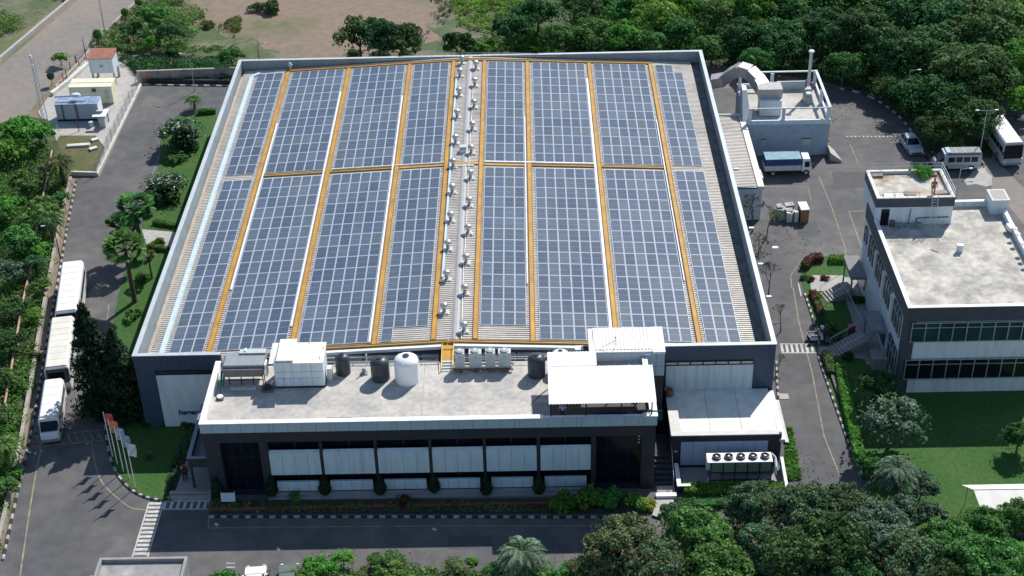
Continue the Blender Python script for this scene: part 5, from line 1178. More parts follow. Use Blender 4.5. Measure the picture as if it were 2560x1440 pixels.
# ================================================================== FLAGS, SIGNS, LAMPS
def flag(px, py, col, label, l2):
    p = at(px, py)
    f_ = thing('flagpole', label, 'flagpole', (p.x,p.y,0), 0, 'flagpoles on the front lawn')
    MB().tube((0,0,0),(0,0,4.75),.05,8,.03).build('pole', m_white, f_, local=True)
    MB().lathe((0,0,4.75),[(.03,0),(.06,.04),(.02,.1)],8).build('finial', m_galv, f_, local=True)
    mb = MB(); n = 8; vs = []
    for i in range(n+1):
        for k in range(5):
            x = .05+.62*k/4*(1-.12*i/n); y = .10*math.sin(i*.9+k*1.1)+.05*k; z = 4.6-1.25*i/n-.12*k/4
            vs.append((x,y,z))
    fs = [(i*5+k,i*5+k+1,(i+1)*5+k+1,(i+1)*5+k) for i in range(n) for k in range(4)]
    mb.add(vs+[(v[0],v[1]+.012,v[2]) for v in vs], fs+[tuple(45+j for j in f[::-1]) for f in fs]); mb.build('flag', mat('flag_'+l2, col, .8, var=.08), f_, local=True)
flag(282,1142,(.55,.10,.12),'flagpole with a red flag, farthest from the crossing','red'); flag(294,1161,(.62,.26,.12),'flagpole with an orange flag','orange')
flag(309,1179,(.42,.46,.56),'flagpole with a pale lilac flag next to the orange one','lilac'); flag(324,1198,(.28,.38,.46),'flagpole with a blue grey flag','bluegrey'); flag(339,1220,(.62,.65,.67),'flagpole with a white flag nearest the crossing','white')
sb = thing('notice_board', 'blank pale notice board on two posts in the front bed', 'notice board', (9.6,-10.4,0))
MB().hexa([(9.05,-10.55,.45),(10.2,-10.55,.45),(10.2,-10.5,.45),(9.05,-10.5,.45)],[(9.05,-10.3,1.15),(10.2,-10.3,1.15),(10.2,-10.24,1.15),(9.05,-10.24,1.15)]).build('board', mat('board_blue',(.50,.56,.64),.5), sb)
for x in (9.05,10.15): MB().tube((x,-10.22,0),(x,-10.18,1.3),.03).build('post', m_galv, sb)
def lamp(px, py, h, label, arms=1, m_=None, dirx=1):
    p = at(px, py); l_ = thing('street_lamp', label, 'street lamp', (p.x,p.y,0), 0, 'lamp posts around the site')
    MB().tube((0,0,0),(0,0,h),.07,8,.04).build('post', m_ or m_lgrey, l_, local=True)
    for s in ((-1,1) if arms == 2 else (dirx,)):
        MB().tube((0,0,h),(s*.9,0,h+.12),.03,6).build('arm', m_ or m_lgrey, l_, local=True); MB().obox((s*1.05,0,h+.06),(.4,.16,.09)).build('lamp_head', m_lgrey, l_, local=True)
lamp(2262,277,5.2,'tall lamp post by the curved rear kerb',1,None,1); lamp(2447,398,6.0,'two armed lamp post by the silver van',2); lamp(2388,510,4.2,'slim lamp post beside the rooftop terrace',1,None,1)
lamp(487,228,5.0,'lamp post on the rear wall of the left drive',1,m_conc,-1); lamp(265,95,7.0,'thin tall pole leaning by the public road',1,m_grey,-1)
lamp(648,150,2.2,'short dark post on the bare field behind the factory',1,m_rust,1); lamp(924,150,4.0,'pale post in front of the two trees behind the factory',1,m_lgrey,1); lamp(1411,140,3.0,'white post behind the rear parapet, right of the ridge',1,m_lgrey,-1)
lamp(152,650,4.0,'dark lamp post at the rear corner of the rearmost bus',1,m_dark,-1); lamp(1860,150,4.2,'thin lamp post between the factory and the duct',1,m_grey,1)
# gatehouse
gh = thing('gatehouse', 'flat roofed grey gatehouse cut by the bottom edge', 'gatehouse', (5,-20.5,0))
gz = 3.0; g1 = xy(248,1397,gz); g2 = xy(470,1388,gz); 
mb = MB(); gx0, gx1, gy1 = g1[0], g2[0], (g1[1]+g2[1])/2; gy0 = gy1-4.2
mb.box(gx0+.05,gy0+.05,0,gx1-.05,gy1-.05,gz-.4); mb.build('wall', m_grey, gh)
mb = MB(); mb.box(gx0,gy1-.22,gz-.4,gx1,gy1,gz); mb.box(gx0,gy0,gz-.4,gx0+.22,gy1-.22,gz); mb.box(gx1-.22,gy0,gz-.4,gx1,gy1-.22,gz); mb.box(gx0+.22,gy0,gz-.4,gx1-.22,gy0+.22,gz); mb.build('parapet', mat('gate_parapet',(.28,.28,.28),.8,var=.1), gh)
MB().box(gx0+.22,gy0+.22,gz-.4,gx1-.22,gy1-.22,gz-.33).build('roof_deck', mat('gate_deck',(.27,.265,.26),.9,var=.15,c2=(.42,.41,.39),s2=.6,amt2=.9), gh)
p = at(222,1432,1.2); mb = MB()
for i in range(6): mb.lathe((gx0-.5+rnd.uniform(-.4,.2),gy1-1.3+rnd.uniform(-.5,.3),1.2+rnd.uniform(0,.5)),[(.2,0),(.45,.2),(.4,.45),(.1,.6)],8)
tag(mb.build('rock_heap', m_conc), 'heap of pale boulders against the left side of the gatehouse', 'boulders')
mb = MB(); mb.hexa([(gx1+.05,gy1-1.6,0),(gx1+.5,gy1-2.0,0),(gx1+.5,gy1-3.4,0),(gx1+.05,gy1-3.4,0)],[(gx1+.15,gy1-1.4,1.9),(gx1+.2,gy1-1.4,1.9),(gx1+.5,gy1-3.4,1.9),(gx1+.1,gy1-3.4,1.9)]); tag(mb.build('umbrella_cloth', m_white), 'folded white sheet standing at the right side of the gatehouse', 'sheet')
# tent
tn = thing('marquee', 'long white marquee with a sagging front sheet on the right lawn', 'marquee', (73,-13.5,0))
mb = MB(); x0, x1 = 68.6, 80.0
mb.add([(x0,-11.95,2.1),(x1,-11.95,2.1),(x1,-13.2,2.7),(x0+.55,-13.2,2.7),(x0+.55,-13.25,2.66),(x1,-13.25,2.66),(x1,-15.1,2.15),(x0+.75,-15.1,2.15)],[(0,1,2,3),(4,5,6,7)])
mb.build('canopy_sheet', m_cream, tn)
mb = MB()
for x in np.arange(x0+.2,x1,2.6): mb.tube((x+.3,-12.0,0),(x+.3,-12.0,2.1),.03); mb.tube((x+.6,-15.0,0),(x+.6,-15.0,2.1),.03)
mb.tube((x0+.55,-13.22,2.62),(x1,-13.22,2.62),.04); mb.build('frame', m_grey, tn)
# scrap heap under plastic + box stack
p = at(1985,548); sp_ = thing('wrapped_pallet', 'heap wrapped in torn grey plastic in the middle of the yard', 'wrapped goods', (61.6,33.2,0))
mb = MB()
for i in range(16):
    a = rnd.uniform(0,6.28); mb.obox((61.6+rnd.uniform(-.8,.8),33.3+rnd.uniform(-.6,.6),0),(rnd.uniform(.5,1.1),rnd.uniform(.4,.9),rnd.uniform(.7,1.5)),rnd.uniform(-.4,.4))
mb.build('wrapping', mat('torn_plastic',(.34,.35,.36),.4,var=.5,scale=3,c2=(.12,.13,.14),s2=1.3,amt2=.9), sp_)
mb = MB()
for i in range(3): mb.obox((61.7+rnd.uniform(-.6,.9),32.5,0),(.4,.4,1.0+.1*i),.2)
mb.build('sheet_edge', m_dirtywhite, sp_)
bs = thing('carton_stack', 'stack of brown cartons with white lids beside the wrapped heap', 'carton stack', (63.35,32.9,0))
for z in (0,.75): MB().obox((63.35,33.0,z),(.85,1.6,.74),.05).build('carton', mat('carton',(.30,.15,.08),.8,var=.15), bs)
MB().obox((63.3,33.4,1.495),(.9,.8,.1),.05).build('lid', m_white, bs); MB().obox((63.35,32.55,1.495),(.9,.8,.1),.05).build('lid', m_cream, bs)
# ================================================================== PEOPLE
def person(loc, rz_, shirt, trousers, label, pose='stand'):
    P_ = thing('person', label, 'person', loc, rz_)
    def skinned(name, pts, edges, rad, m_, root=0):
        me = bpy.data.meshes.new(name); me.from_pydata(pts, edges, []); me.materials.append(m_); o = bpy.data.objects.new(name, me); COL.objects.link(o); o.parent = P_
        md = o.modifiers.new('skin','SKIN'); lay = me.skin_vertices[0].data
        for i, r in enumerate(rad): lay[i].radius = (r, r)
        lay[root].use_root = True; sb_ = o.modifiers.new('sub','SUBSURF'); sb_.levels = 1; sb_.render_levels = 1; return o
    st = .16 if pose == 'walk' else .03
    pts = [(0,0,.92),(0,0,1.12),(0,0,1.38),(0,0,1.50),(.02,0,1.62),(.01,0,1.72),
           (0,.19,1.40),(.04,.25,1.12),(.14,.26,.90),(.18,.26,.82), (0,-.19,1.40),(.0,-.25,1.12),(.10,-.26,.90),(.14,-.26,.82),
           (0,.10,.88),(st*.6,.11,.48),(st*.7,.11,.08),(st*.7+.14,.11,.04),(0,-.10,.88),(-st*.5,-.11,.48),(-st,-.11,.08),(-st+.14,-.11,.04)]
    ed = [(0,1),(1,2),(2,3),(3,4),(4,5),(2,6),(6,7),(7,8),(8,9),(2,10),(10,11),(11,12),(12,13),(0,14),(14,15),(15,16),(16,17),(0,18),(18,19),(19,20),(20,21)]
    rad = [.13,.12,.14,.055,.095,.07,.055,.042,.032,.035,.055,.042,.032,.035,.085,.055,.035,.03,.085,.055,.035,.03]
    skinned('body', pts, ed, rad, m_skin)
    s_pts = [pts[i] for i in (0,1,2,6,7,10,11)]; skinned('shirt', s_pts, [(0,1),(1,2),(2,3),(3,4),(2,5),(5,6)], [.15,.145,.165,.075,.062,.075,.062], shirt)
    t_pts = [pts[i] for i in (0,14,15,16,18,19,20)]; skinned('trousers', t_pts, [(0,1),(1,2),(2,3),(0,4),(4,5),(5,6)], [.14,.105,.072,.055,.105,.072,.055], trousers)
    MB().lathe((-.012,0,1.66),[(.098,0),(.105,.06),(.08,.12),(.02,.15)],12).build('hair', m_hair, P_, local=True)
m_lil = mat('lilac_shirt',(.30,.33,.62),.8); m_dk = mat('dark_cloth',(.02,.022,.03),.9); m_bls = mat('blue_shirt',(.06,.08,.22),.8); m_org = mat('orange_cloth',(.5,.12,.06),.8)
person((36.95,-8.6,DK+.04), R(-100), m_lil, m_dk, 'person in a lilac shirt standing under the front edge of the white canopy')
p = at(239,1040); person((p.x,p.y,.0), R(200), m_bls, m_dk, 'person in dark blue walking beside the conifer on the left drive', 'walk')
p = at(461,1204); person((p.x,p.y,.16), R(60), m_dk, m_dk, 'person in black near the entrance canopy post', 'walk')
p = at(468,1200); person((p.x,p.y,.16), R(70), mat('grey_shirt',(.12,.13,.15),.8), m_dk, 'person in grey beside the one in black at the office entrance', 'walk')
person((72.1,18.2,RZ-.3), R(-90), mat('dusty_orange',(.32,.15,.10),.9), mat('dusty_pink',(.26,.17,.15),.9), 'person in dusty orange standing above the ladder on the rooftop terrace')
# ================================================================== VEGETATION
def quad_mesh(name, V, mats, mi=None):
    """V: (n,4,3) leaf quads -> mesh"""
    n = len(V); me = bpy.data.meshes.new(name)
    me.vertices.add(4*n); me.vertices.foreach_set('co', V.astype(np.float32).ravel())
    me.loops.add(4*n); me.loops.foreach_set('vertex_index', np.arange(4*n, dtype=np.int32))
    me.polygons.add(n); me.polygons.foreach_set('loop_start', np.arange(0, 4*n, 4, dtype=np.int32))
    for m_ in (mats if isinstance(mats, (list, tuple)) else [mats]): me.materials.append(m_)
    if mi is not None: me.polygons.foreach_set('material_index', mi.astype(np.int32))
    me.update(calc_edges=True); me.validate(); return me
def leaf_quads(rng, C, Nn, size, aspect=.6, jit=.55):
    n = len(C); N_ = Nn+rng.normal(0, jit, (n,3)); N_ /= np.linalg.norm(N_, axis=1)[:,None]+1e-9
    T = rng.normal(0,1,(n,3)); T -= (T*N_).sum(1)[:,None]*N_; T /= np.linalg.norm(T, axis=1)[:,None]+1e-9
    B_ = np.cross(N_, T); s = (size*rng.uniform(.6,1.4,n))[:,None]
    a = T*s; b = B_*s*aspect
    return np.stack([C-a, C-b*.9+a*.15, C+a, C+b+a*.1], 1)
def cloud(rng, cen, rad, per, size, up=.25, lo=-.75, squash=.8, aspect=.6):
    """leaves on the shells of many small clumps"""
    k = len(cen); n = k*per
    D = rng.normal(0,1,(n,3)); D /= np.linalg.norm(D, axis=1)[:,None]; D[:,2] = np.where(D[:,2] < lo, -D[:,2], D[:,2])
    ci = np.repeat(np.arange(k), per); rr = rad[ci]*rng.uniform(.55,1.08,n)**.6
    P_ = cen[ci]+D*rr[:,None]*np.array([1,1,squash]); Nn = D.copy(); Nn[:,2] += up
    return leaf_quads(rng, P_, Nn, size, aspect)
LD, LM, LB = 'leaf_dark', 'leaf_mid', 'leaf_bright'
leafm = {
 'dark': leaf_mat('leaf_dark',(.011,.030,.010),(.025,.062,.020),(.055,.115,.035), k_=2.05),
 'mid': leaf_mat('leaf_mid',(.017,.045,.012),(.040,.095,.022),(.085,.165,.045), k_=2.25),
 'bright': leaf_mat('leaf_bright',(.030,.085,.012),(.060,.150,.022),(.11,.22,.045), k_=1.95),
 'grey': leaf_mat('leaf_greygreen',(.020,.040,.022),(.050,.085,.050),(.12,.17,.11), k_=2.1),
 'red': leaf_mat('leaf_redflower',(.014,.034,.014),(.036,.074,.032),(.080,.125,.065),(.22,.045,.035),.02, k_=2.3),
 'redmore': leaf_mat('leaf_redflower_rich',(.018,.036,.014),(.046,.080,.032),(.095,.125,.06),(.25,.055,.04),.04, k_=2.3),
 'white': leaf_mat('leaf_whiteflower',(.012,.030,.012),(.030,.062,.026),(.07,.115,.06),(.50,.54,.46),.10, k_=1.6),
 'yellow': leaf_mat('leaf_yellow',(.14,.20,.02),(.28,.36,.04),(.42,.50,.09)),
 'copper': leaf_mat('leaf_copper',(.05,.022,.014),(.11,.05,.03),(.17,.09,.05), k_=1.2),
 'olive': leaf_mat('leaf_olive',(.03,.045,.015),(.06,.09,.028),(.10,.13,.05), k_=2.0),
 'conifer': leaf_mat('leaf_conifer',(.005,.013,.008),(.011,.026,.013),(.022,.045,.020), k_=2.1),
 'dry': leaf_mat('leaf_dry',(.06,.055,.035),(.10,.09,.06),(.16,.15,.11)),
}
PROTO = {}
def trunk_part(rng, cz, cr, cen, tr, n=5):
    mb = MB(); top = (0,0,cz*.62); mb.tube((0,0,0),(0,0,cz*.35),tr,8,tr*.8); mb.tube((0,0,cz*.35),top,tr*.8,8,tr*.6)
    idx = rng.choice(len(cen), min(n, len(cen)), replace=False)
    for i in idx:
        c_ = cen[i]; m1 = (c_[0]*.45, c_[1]*.45, cz*.62+(c_[2]-cz*.62)*.5); mb.tube(top, m1, tr*.5, 6, tr*.33); mb.tube(m1, tuple(c_), tr*.33, 5, tr*.12)
    return mb
def make_proto(kind, seed):
    """returns (crown mesh, trunk mesh or None, R0, hc0)"""
    key = (kind, seed)
    if key in PROTO: return PROTO[key]
    rng = np.random.default_rng(1000+seed*17+len(kind)); R0, hc0 = 1.0, 1.4; trunk = None
    if kind in ('broad', 'large', 'airy'):
        R0 = {'broad':2.6,'large':4.2,'airy':2.4}[kind]; nb = {'broad':52,'large':105,'airy':40}[kind]; per = {'broad':120,'large':115,'airy':70}[kind]; sz = {'broad':.17,'large':.20,'airy':.15}[kind]
        hc0 = R0*1.05; cen = []
        nl = {'broad':6,'large':10,'airy':7}[kind]; lobes = []; tries = 0
        while len(lobes) < nl and tries < 400:
            tries += 1; d = rng.normal(0,1,3); d /= np.linalg.norm(d)
            if d[2] < -.35: continue
            rr = R0*rng.uniform(.42,.72); c_ = np.array([d[0]*rr, d[1]*rr, d[2]*rr*.75])
            if all(np.linalg.norm(c_-q_[0]) > R0*.36 for q_ in lobes): lobes.append((c_, R0*rng.uniform(.24,.42)))
        lobes.append((np.array([0,0,R0*.05]), R0*.45))
        while len(cen) < nb:
            c_, lr = lobes[rng.integers(len(lobes))]; d = rng.normal(0,1,3); d /= np.linalg.norm(d)
            if d[2] < -.3: d[2] *= -1
            p_ = c_+d*lr*rng.uniform(.6,1.0)*np.array([1,1,.85]); cen.append((p_[0], p_[1], hc0+p_[2]))
        cen = np.array(cen); rad = R0*rng.uniform(.13,.24,nb)
        V = cloud(rng, cen, rad, per, sz); 
        n2 = nb*5; D = rng.normal(0,1,(n2,3)); D /= np.linalg.norm(D,axis=1)[:,None]; D[:,2] = abs(D[:,2])*.9-.2
        V2 = leaf_quads(rng, np.array([0,0,hc0])+D*R0*rng.uniform(.85,1.15,(n2,1))*np.array([1,1,.8]), D, sz); V = np.concatenate([V, V2])
        trunk = trunk_part(rng, hc0, R0, cen, R0*.06, 7)
    elif kind == 'shrub':
        R0, hc0 = 1.2, .75; nb = 18; d = rng.normal(0,1,(nb,3)); d /= np.linalg.norm(d,axis=1)[:,None]; d[:,2] = abs(d[:,2])
        cen = d*R0*rng.uniform(.3,.75,(nb,1))*np.array([1,1,.75])+np.array([0,0,.25]); V = cloud(rng, cen, R0*rng.uniform(.2,.4,nb), 75, .11)
        trunk = MB()
        for i in range(5): a = rng.uniform(0,6.3); trunk.tube((0,0,0),(math.cos(a)*.5,math.sin(a)*.5,.8),.03,5,.012)
    elif kind == 'cone':
        R0, hc0 = .62, .95; n = 1500; t_ = rng.uniform(0,1,n); a = rng.uniform(0,6.283,n); r = np.where(t_ < .25, .38+t_*.96, .62*(1-(t_-.25)/.82)**.8)*rng.uniform(.85,1.08,n)
        P_ = np.stack([np.cos(a)*r, np.sin(a)*r, .15+t_*1.9], 1); Nn = np.stack([np.cos(a), np.sin(a), np.full(n,.4)], 1); V = leaf_quads(rng, P_, Nn, .085); trunk = MB().tube((0,0,0),(0,0,1.7),.05,6,.02)
    elif kind == 'ball':
        R0, hc0 = .55, 1.55; n = 700; D = rng.normal(0,1,(n,3)); D /= np.linalg.norm(D,axis=1)[:,None]; V = leaf_quads(rng, np.array([0,0,hc0])+D*.55*rng.uniform(.7,1.1,(n,1)), D, .11); trunk = MB().tube((0,0,0),(0,0,1.3),.06,6,.04)
    elif kind == 'conifer':
        R0, hc0 = 1.9, 4.0; Vs = []; HH = 8.4
        for k in range(30):
            z = .6+k*(HH-.7)/30; rr = R0*(1-(k/30)**1.9)*rng.uniform(.9,1.08)+.12; nbr = 9
            for j in range(nbr):
                a = rng.uniform(0,6.283); n = 34; u = rng.uniform(.15,1,n); P_ = np.stack([np.cos(a+rng.normal(0,.10,n))*rr*u, np.sin(a+rng.normal(0,.10,n))*rr*u, z-u*rr*.22+rng.normal(0,.07,n)], 1)
                Nn = np.tile([math.cos(a)*.4, math.sin(a)*.4, .8], (n,1)); Vs.append(leaf_quads(rng, P_, Nn, .15, .5))
        V = np.concatenate(Vs); trunk = MB().tube((0,0,0),(0,0,HH*.96),.16,8,.03)
    elif kind in ('fanpalm', 'feather'):
        R0 = 1.7 if kind == 'fanpalm' else 1.7; hc0 = 4.4 if kind == 'fanpalm' else 2.7; Vs = []
        if kind == 'fanpalm':
            for k in range(44):
                a = k*2.4; el = rng.uniform(-.75,1.25); L0 = rng.uniform(.8,1.15); dv = np.array([math.cos(a)*math.cos(el), math.sin(a)*math.cos(el), math.sin(el)*.8]); c_ = np.array([0,0,hc0])+dv*L0
                side = np.cross(dv,[0,0,1.0]); side /= np.linalg.norm(side)+1e-9; upv = np.cross(side, dv)
                for j in range(9):
                    th = (j-4)*.28; d2 = dv*math.cos(th)+side*math.sin(th); e = c_+d2*.78+np.array([0,0,-.16-.1*abs(th)]); w_ = (-dv*math.sin(th)+side*math.cos(th))*.17
                    Vs.append(np.array([[c_-w_*.2, c_*.45+e*.55-w_, e, c_*.45+e*.55+w_]]))
                st = np.array([0,0,hc0-.1]); Vs.append(np.array([[st-side*.02, c_-side*.02, c_+side*.02, st+side*.02]]))
        else:
            for k in range(26):
                a = k*2.4+rng.uniform(-.2,.2); el = rng.uniform(.05,1.25); p0 = np.array([0,0,hc0-.1]); h = np.array([math.cos(a), math.sin(a), 0]); sd = np.array([-math.sin(a), math.cos(a), 0]); prev = p0
                for j in range(1,17):
                    t_ = j/16; c_ = p0+h*1.75*t_*math.cos(el*.6)+np.array([0,0,1.0*math.sin(el)*t_*2-2.2*t_*t_*.9]); 
                    for s in (-1,1):
                        ln = .55*math.sin(math.pi*(.12+.83*t_)); e = c_+sd*s*ln*.8+h*.18+np.array([0,0,-.28*ln]); Vs.append(np.array([[prev-h*.02, (prev+e)/2-h*.05, e, (c_+e)/2+h*.07]]))
                    prev = c_
        V = np.concatenate(Vs); trunk = MB(); zz = hc0-.05
        for k in range(8): trunk.tube((0,0,zz*k/8),(0,0,zz*(k+1)/8),.23-.012*k,8,.19-.012*k)
    elif kind == 'rosette':
        R0, hc0 = .7, .35; Vs = []
        for k in range(34):
            a = k*2.4; el = rng.uniform(.2,1.3); d = np.array([math.cos(a)*math.cos(el), math.sin(a)*math.cos(el), math.sin(el)]); s = np.array([-math.sin(a), math.cos(a), 0])*.05; o_ = np.array([0,0,.1]); Vs.append(np.array([[o_-s*.5, o_+d*.35-s, o_+d*.72, o_+d*.35+s]]))
        V = np.concatenate(Vs); trunk = MB().tube((0,0,0),(0,0,.15),.08,6)
    elif kind == 'bare':
        R0, hc0 = 1.6, 2.6; trunk = MB(); tips = []
        def br(p, d, L, r, k):
            q_ = p+d*L; trunk.tube(tuple(p), tuple(q_), r, 5, r*.6)
            if k == 0: tips.append(q_); return
            for _ in range(3):
                d2 = d+rng.normal(0,.42,3); d2[2] = abs(d2[2])*.8+.1; d2 /= np.linalg.norm(d2); br(q_, d2, L*.68, r*.58, k-1)
        br(np.zeros(3), np.array([.05,0,1.0]), 1.5, .09, 4); tips = np.array(tips); V = cloud(rng, tips, np.full(len(tips),.16), 3, .09)
    cm = quad_mesh(kind+'_crown', V, leafm['mid'])
    tm = None
    if trunk is not None:
        o = trunk.build(kind+'_trunk', m_wood); tm = o.data; bpy.data.objects.remove(o)
    PROTO[key] = (cm, tm, R0, hc0); return PROTO[key]
NSEED = {'broad':5,'large':4,'airy':3,'shrub':4,'cone':2,'ball':2,'conifer':2,'fanpalm':2,'feather':2,'rosette':1,'bare':3}
CNT = [0]
TNAME = {'broad':'tree','large':'tree','airy':'tree','shrub':'shrub','cone':'clipped_shrub','ball':'lollipop_tree','conifer':'conifer','fanpalm':'fan_palm','feather':'palm_tree','rosette':'agave','bare':'bare_tree'}
TCAT = {'broad':'tree','large':'tree','airy':'tree','shrub':'shrub','cone':'shrub','ball':'tree','conifer':'tree','fanpalm':'palm','feather':'palm','rosette':'plant','bare':'tree'}
def plant(px, py, rpx, kind, lm_, label, group=None, zs=1.0, z0=0.0, hk=1.0):
    """px,py: centre of the crown in the photograph; rpx its radius there"""
    CNT[0] += 1; cm, tm, R0, hc0 = make_proto(kind, CNT[0] % NSEED[kind])
    hc = z0
    for _ in range(3):
        P_ = at(px, py, hc); dep = (P_-CP).dot(BF); s = rpx*dep/F/R0; hc = z0+hc0*s*zs*hk
    r_ = thing(TNAME[kind], label, TCAT[kind], (P_.x, P_.y, z0), rnd.uniform(0,6.28), group); r_.scale = (s, s, s*zs*hk)
    c_ = bpy.data.objects.new('crown' if kind not in ('rosette',) else 'leaves', cm); COL.objects.link(c_); c_.parent = r_
    c_.material_slots[0].link = 'OBJECT'; c_.material_slots[0].material = leafm[lm_]
    if tm: t_ = bpy.data.objects.new('trunk' if kind not in ('shrub','rosette') else 'stems', tm); COL.objects.link(t_); t_.parent = r_
    return r_
def pip(P_, poly):
    x, y = P_[:,0], P_[:,1]; ins = np.zeros(len(P_), bool); n = len(poly); j = n-1
    for i in range(n):
        xi, yi = poly[i]; xj, yj = poly[j]; c_ = ((yi > y) != (yj > y)) & (x < (xj-xi)*(y-yi)/(yj-yi+1e-12)+xi); ins ^= c_; j = i
    return ins
def undergrowth(name, poly, n, rlo, rhi, per, size, lm_, label, z=0.0, seed=0, patchy=0):
    rng = np.random.default_rng(50+seed); poly = np.array(poly); lo, hi = poly.min(0), poly.max(0); pts = np.zeros((0,2))
    while len(pts) < n:
        q_ = rng.uniform(lo, hi, (n*3,2)); q_ = q_[pip(q_, poly)]
        if patchy:
            f = np.sin(q_[:,0]*.23+1.3*np.sin(q_[:,1]*.11+seed))+np.sin(q_[:,1]*.31+1.7*np.sin(q_[:,0]*.17)); q_ = q_[f > patchy-1+rng.normal(0,.35,len(q_))]
        pts = np.concatenate([pts, q_])
    pts = pts[:n]; rad = rng.uniform(rlo, rhi, n)**1.0; cen = np.column_stack([pts, z+rad*.35])
    V = cloud(rng, cen, rad, per, size, lo=-.1, squash=.65)
    me = quad_mesh(name, V, leafm[lm_]); o = bpy.data.objects.new(name, me); COL.objects.link(o); tag(o, label, 'undergrowth'); o['kind'] = 'stuff'; return o
def hedge(pts, wd, h, lm_, label, z=0.0, size=.075, dens=230, group=None):
    rng = np.random.default_rng(len(label)*7); root = thing('hedge', label, 'hedge', (pts[0][0], pts[0][1], 0), 0, group); Vs = []; core = MB()
    for a, b in zip(pts[:-1], pts[1:]):
        A = np.array(a); B_ = np.array(b); L_ = np.linalg.norm(B_-A); d = (B_-A)/L_; s = np.array([-d[1], d[0]])
        n = int(dens*L_*(wd+2*h)); u = rng.uniform(0,1,n); f = rng.uniform(0, wd+2*h, n); x = np.where(f < h, -wd/2, np.where(f > h+wd, wd/2, f-h-wd/2)); zz = np.where(f < h, f, np.where(f > h+wd, 2*h+wd-f, h))
        wob = .05*np.sin(u*L_*2.1)+.04*np.sin(u*L_*5.3)
        P_ = np.column_stack([A[0]+d[0]*u*L_+s[0]*(x+rng.normal(0,.05,n)), A[1]+d[1]*u*L_+s[1]*(x+rng.normal(0,.05,n)), z+zz+wob+rng.normal(0,.05,n)])
        Nn = np.column_stack([np.where(abs(x) > wd/2-.01, np.sign(x)*s[0], 0), np.where(abs(x) > wd/2-.01, np.sign(x)*s[1], 0), np.where(zz > h-.01, 1.0, .3)]); Vs.append(leaf_quads(rng, P_, Nn, size, .7, .6))
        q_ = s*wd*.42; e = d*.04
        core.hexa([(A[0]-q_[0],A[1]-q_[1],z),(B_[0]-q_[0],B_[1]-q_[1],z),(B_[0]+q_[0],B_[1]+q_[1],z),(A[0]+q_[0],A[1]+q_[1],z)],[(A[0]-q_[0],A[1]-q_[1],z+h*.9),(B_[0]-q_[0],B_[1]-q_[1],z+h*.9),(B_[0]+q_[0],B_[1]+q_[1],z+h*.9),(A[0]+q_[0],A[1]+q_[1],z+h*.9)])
    V = np.concatenate(Vs)-np.array([pts[0][0], pts[0][1], 0]); me = quad_mesh('foliage', V, leafm[lm_]); o = bpy.data.objects.new('foliage', me); COL.objects.link(o); o.parent = root
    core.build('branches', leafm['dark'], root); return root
# ---- clipped shrubs in the front bed
cs = ['leftmost of the dark clipped shrubs, by the tall glazed bay','dark clipped shrub left of the first white panel','dark clipped shrub between the first and second white panels','dark clipped shrub between the second and third white panels','dark clipped shrub between the third and fourth white panels','dark clipped shrub between the fourth and fifth white panels','dark clipped shrub between the fifth and sixth white panels']
for (x, y), l_ in zip(((541,1220),(678,1218),(811,1214),(950,1214),(1085,1208),(1215,1214),(1347,1212)), cs): plant(x, y, 16, 'cone', 'conifer', l_, 'clipped shrubs along the office front', hk=1.15, z0=.15)
plant(737,1238,22,'shrub','mid','small leafy plant in the bed under the first white panel',z0=.15); plant(1008,1246,24,'shrub','copper','low copper leaved shrub in the middle of the front bed',z0=.15)
for x, y, r_, l_ in ((1412,1245,44,'round green bush in the front bed, left of three'),(1476,1238,52,'big green bush in the front bed below the sixth white panel'),(1524,1238,42,'green bush in the front bed left of the gap'),(1588,1244,36,'green bush in the front bed right of the gap')): plant(x, y, r_, 'shrub', 'bright', l_, z0=.15)
plant(1617,1254,24,'shrub','yellow','bright yellow green shrub beside the pale concrete path',z0=.15)
a, b = xy(525,1284), xy(1400,1282)
undergrowth('bed_plants', [a, b, xy(1400,1262), xy(528,1262)], 260, .12, .32, 26, .07, 'olive', 'low mixed planting filling the front bed', .18, 3)
undergrowth('bed_plants', [xy(412,1250), xy(430,1165), xy(480,1066), xy(505,1066), xy(455,1165), xy(428,1250)], 130, .12, .3, 26, .07, 'dark', 'dark low planting along the entrance path', .1, 4)
# ---- left drive
plant(232,900,66,'conifer','conifer','tallest dark conifer standing between the buses and the factory',hk=1.15); plant(298,935,62,'conifer','conifer','dark conifer nearest the factory corner',hk=1.0)
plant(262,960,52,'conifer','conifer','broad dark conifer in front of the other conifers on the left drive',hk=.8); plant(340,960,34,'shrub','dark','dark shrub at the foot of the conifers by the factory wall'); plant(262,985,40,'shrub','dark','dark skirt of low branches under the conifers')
plant(418,1040,28,'shrub','dark','dark shrub below the white factory sign'); plant(370,1050,22,'shrub','dark','small dark shrub at the factory corner'); plant(465,1055,22,'shrub','dark','dark shrub under the end of the sign board')
plant(311,620,58,'fanpalm','mid','fan palm nearest the buses on the left lawn',hk=1.1); plant(335,520,56,'fanpalm','mid','fan palm behind the nearest one on the left lawn',hk=1.0); plant(370,640,22,'fanpalm','olive','small dying palm beside the white landing',hk=1.2)
plant(483,246,24,'feather','mid','small young palm near the rear of the left lawn',hk=.8)
plant(452,328,60,'broad','white','rounded frangipani with white flowers at the rear of the left lawn',hk=.7); plant(410,463,62,'broad','white','spreading frangipani with white flowers in the middle of the left lawn',hk=.55)
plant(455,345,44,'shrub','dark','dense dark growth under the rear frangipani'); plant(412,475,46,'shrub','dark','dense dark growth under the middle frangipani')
plant(438,385,32,'feather','dark','dark cycad like palm under the rear frangipani',hk=.35); plant(330,780,30,'shrub','mid','low plant in shade at the lawn edge',) 
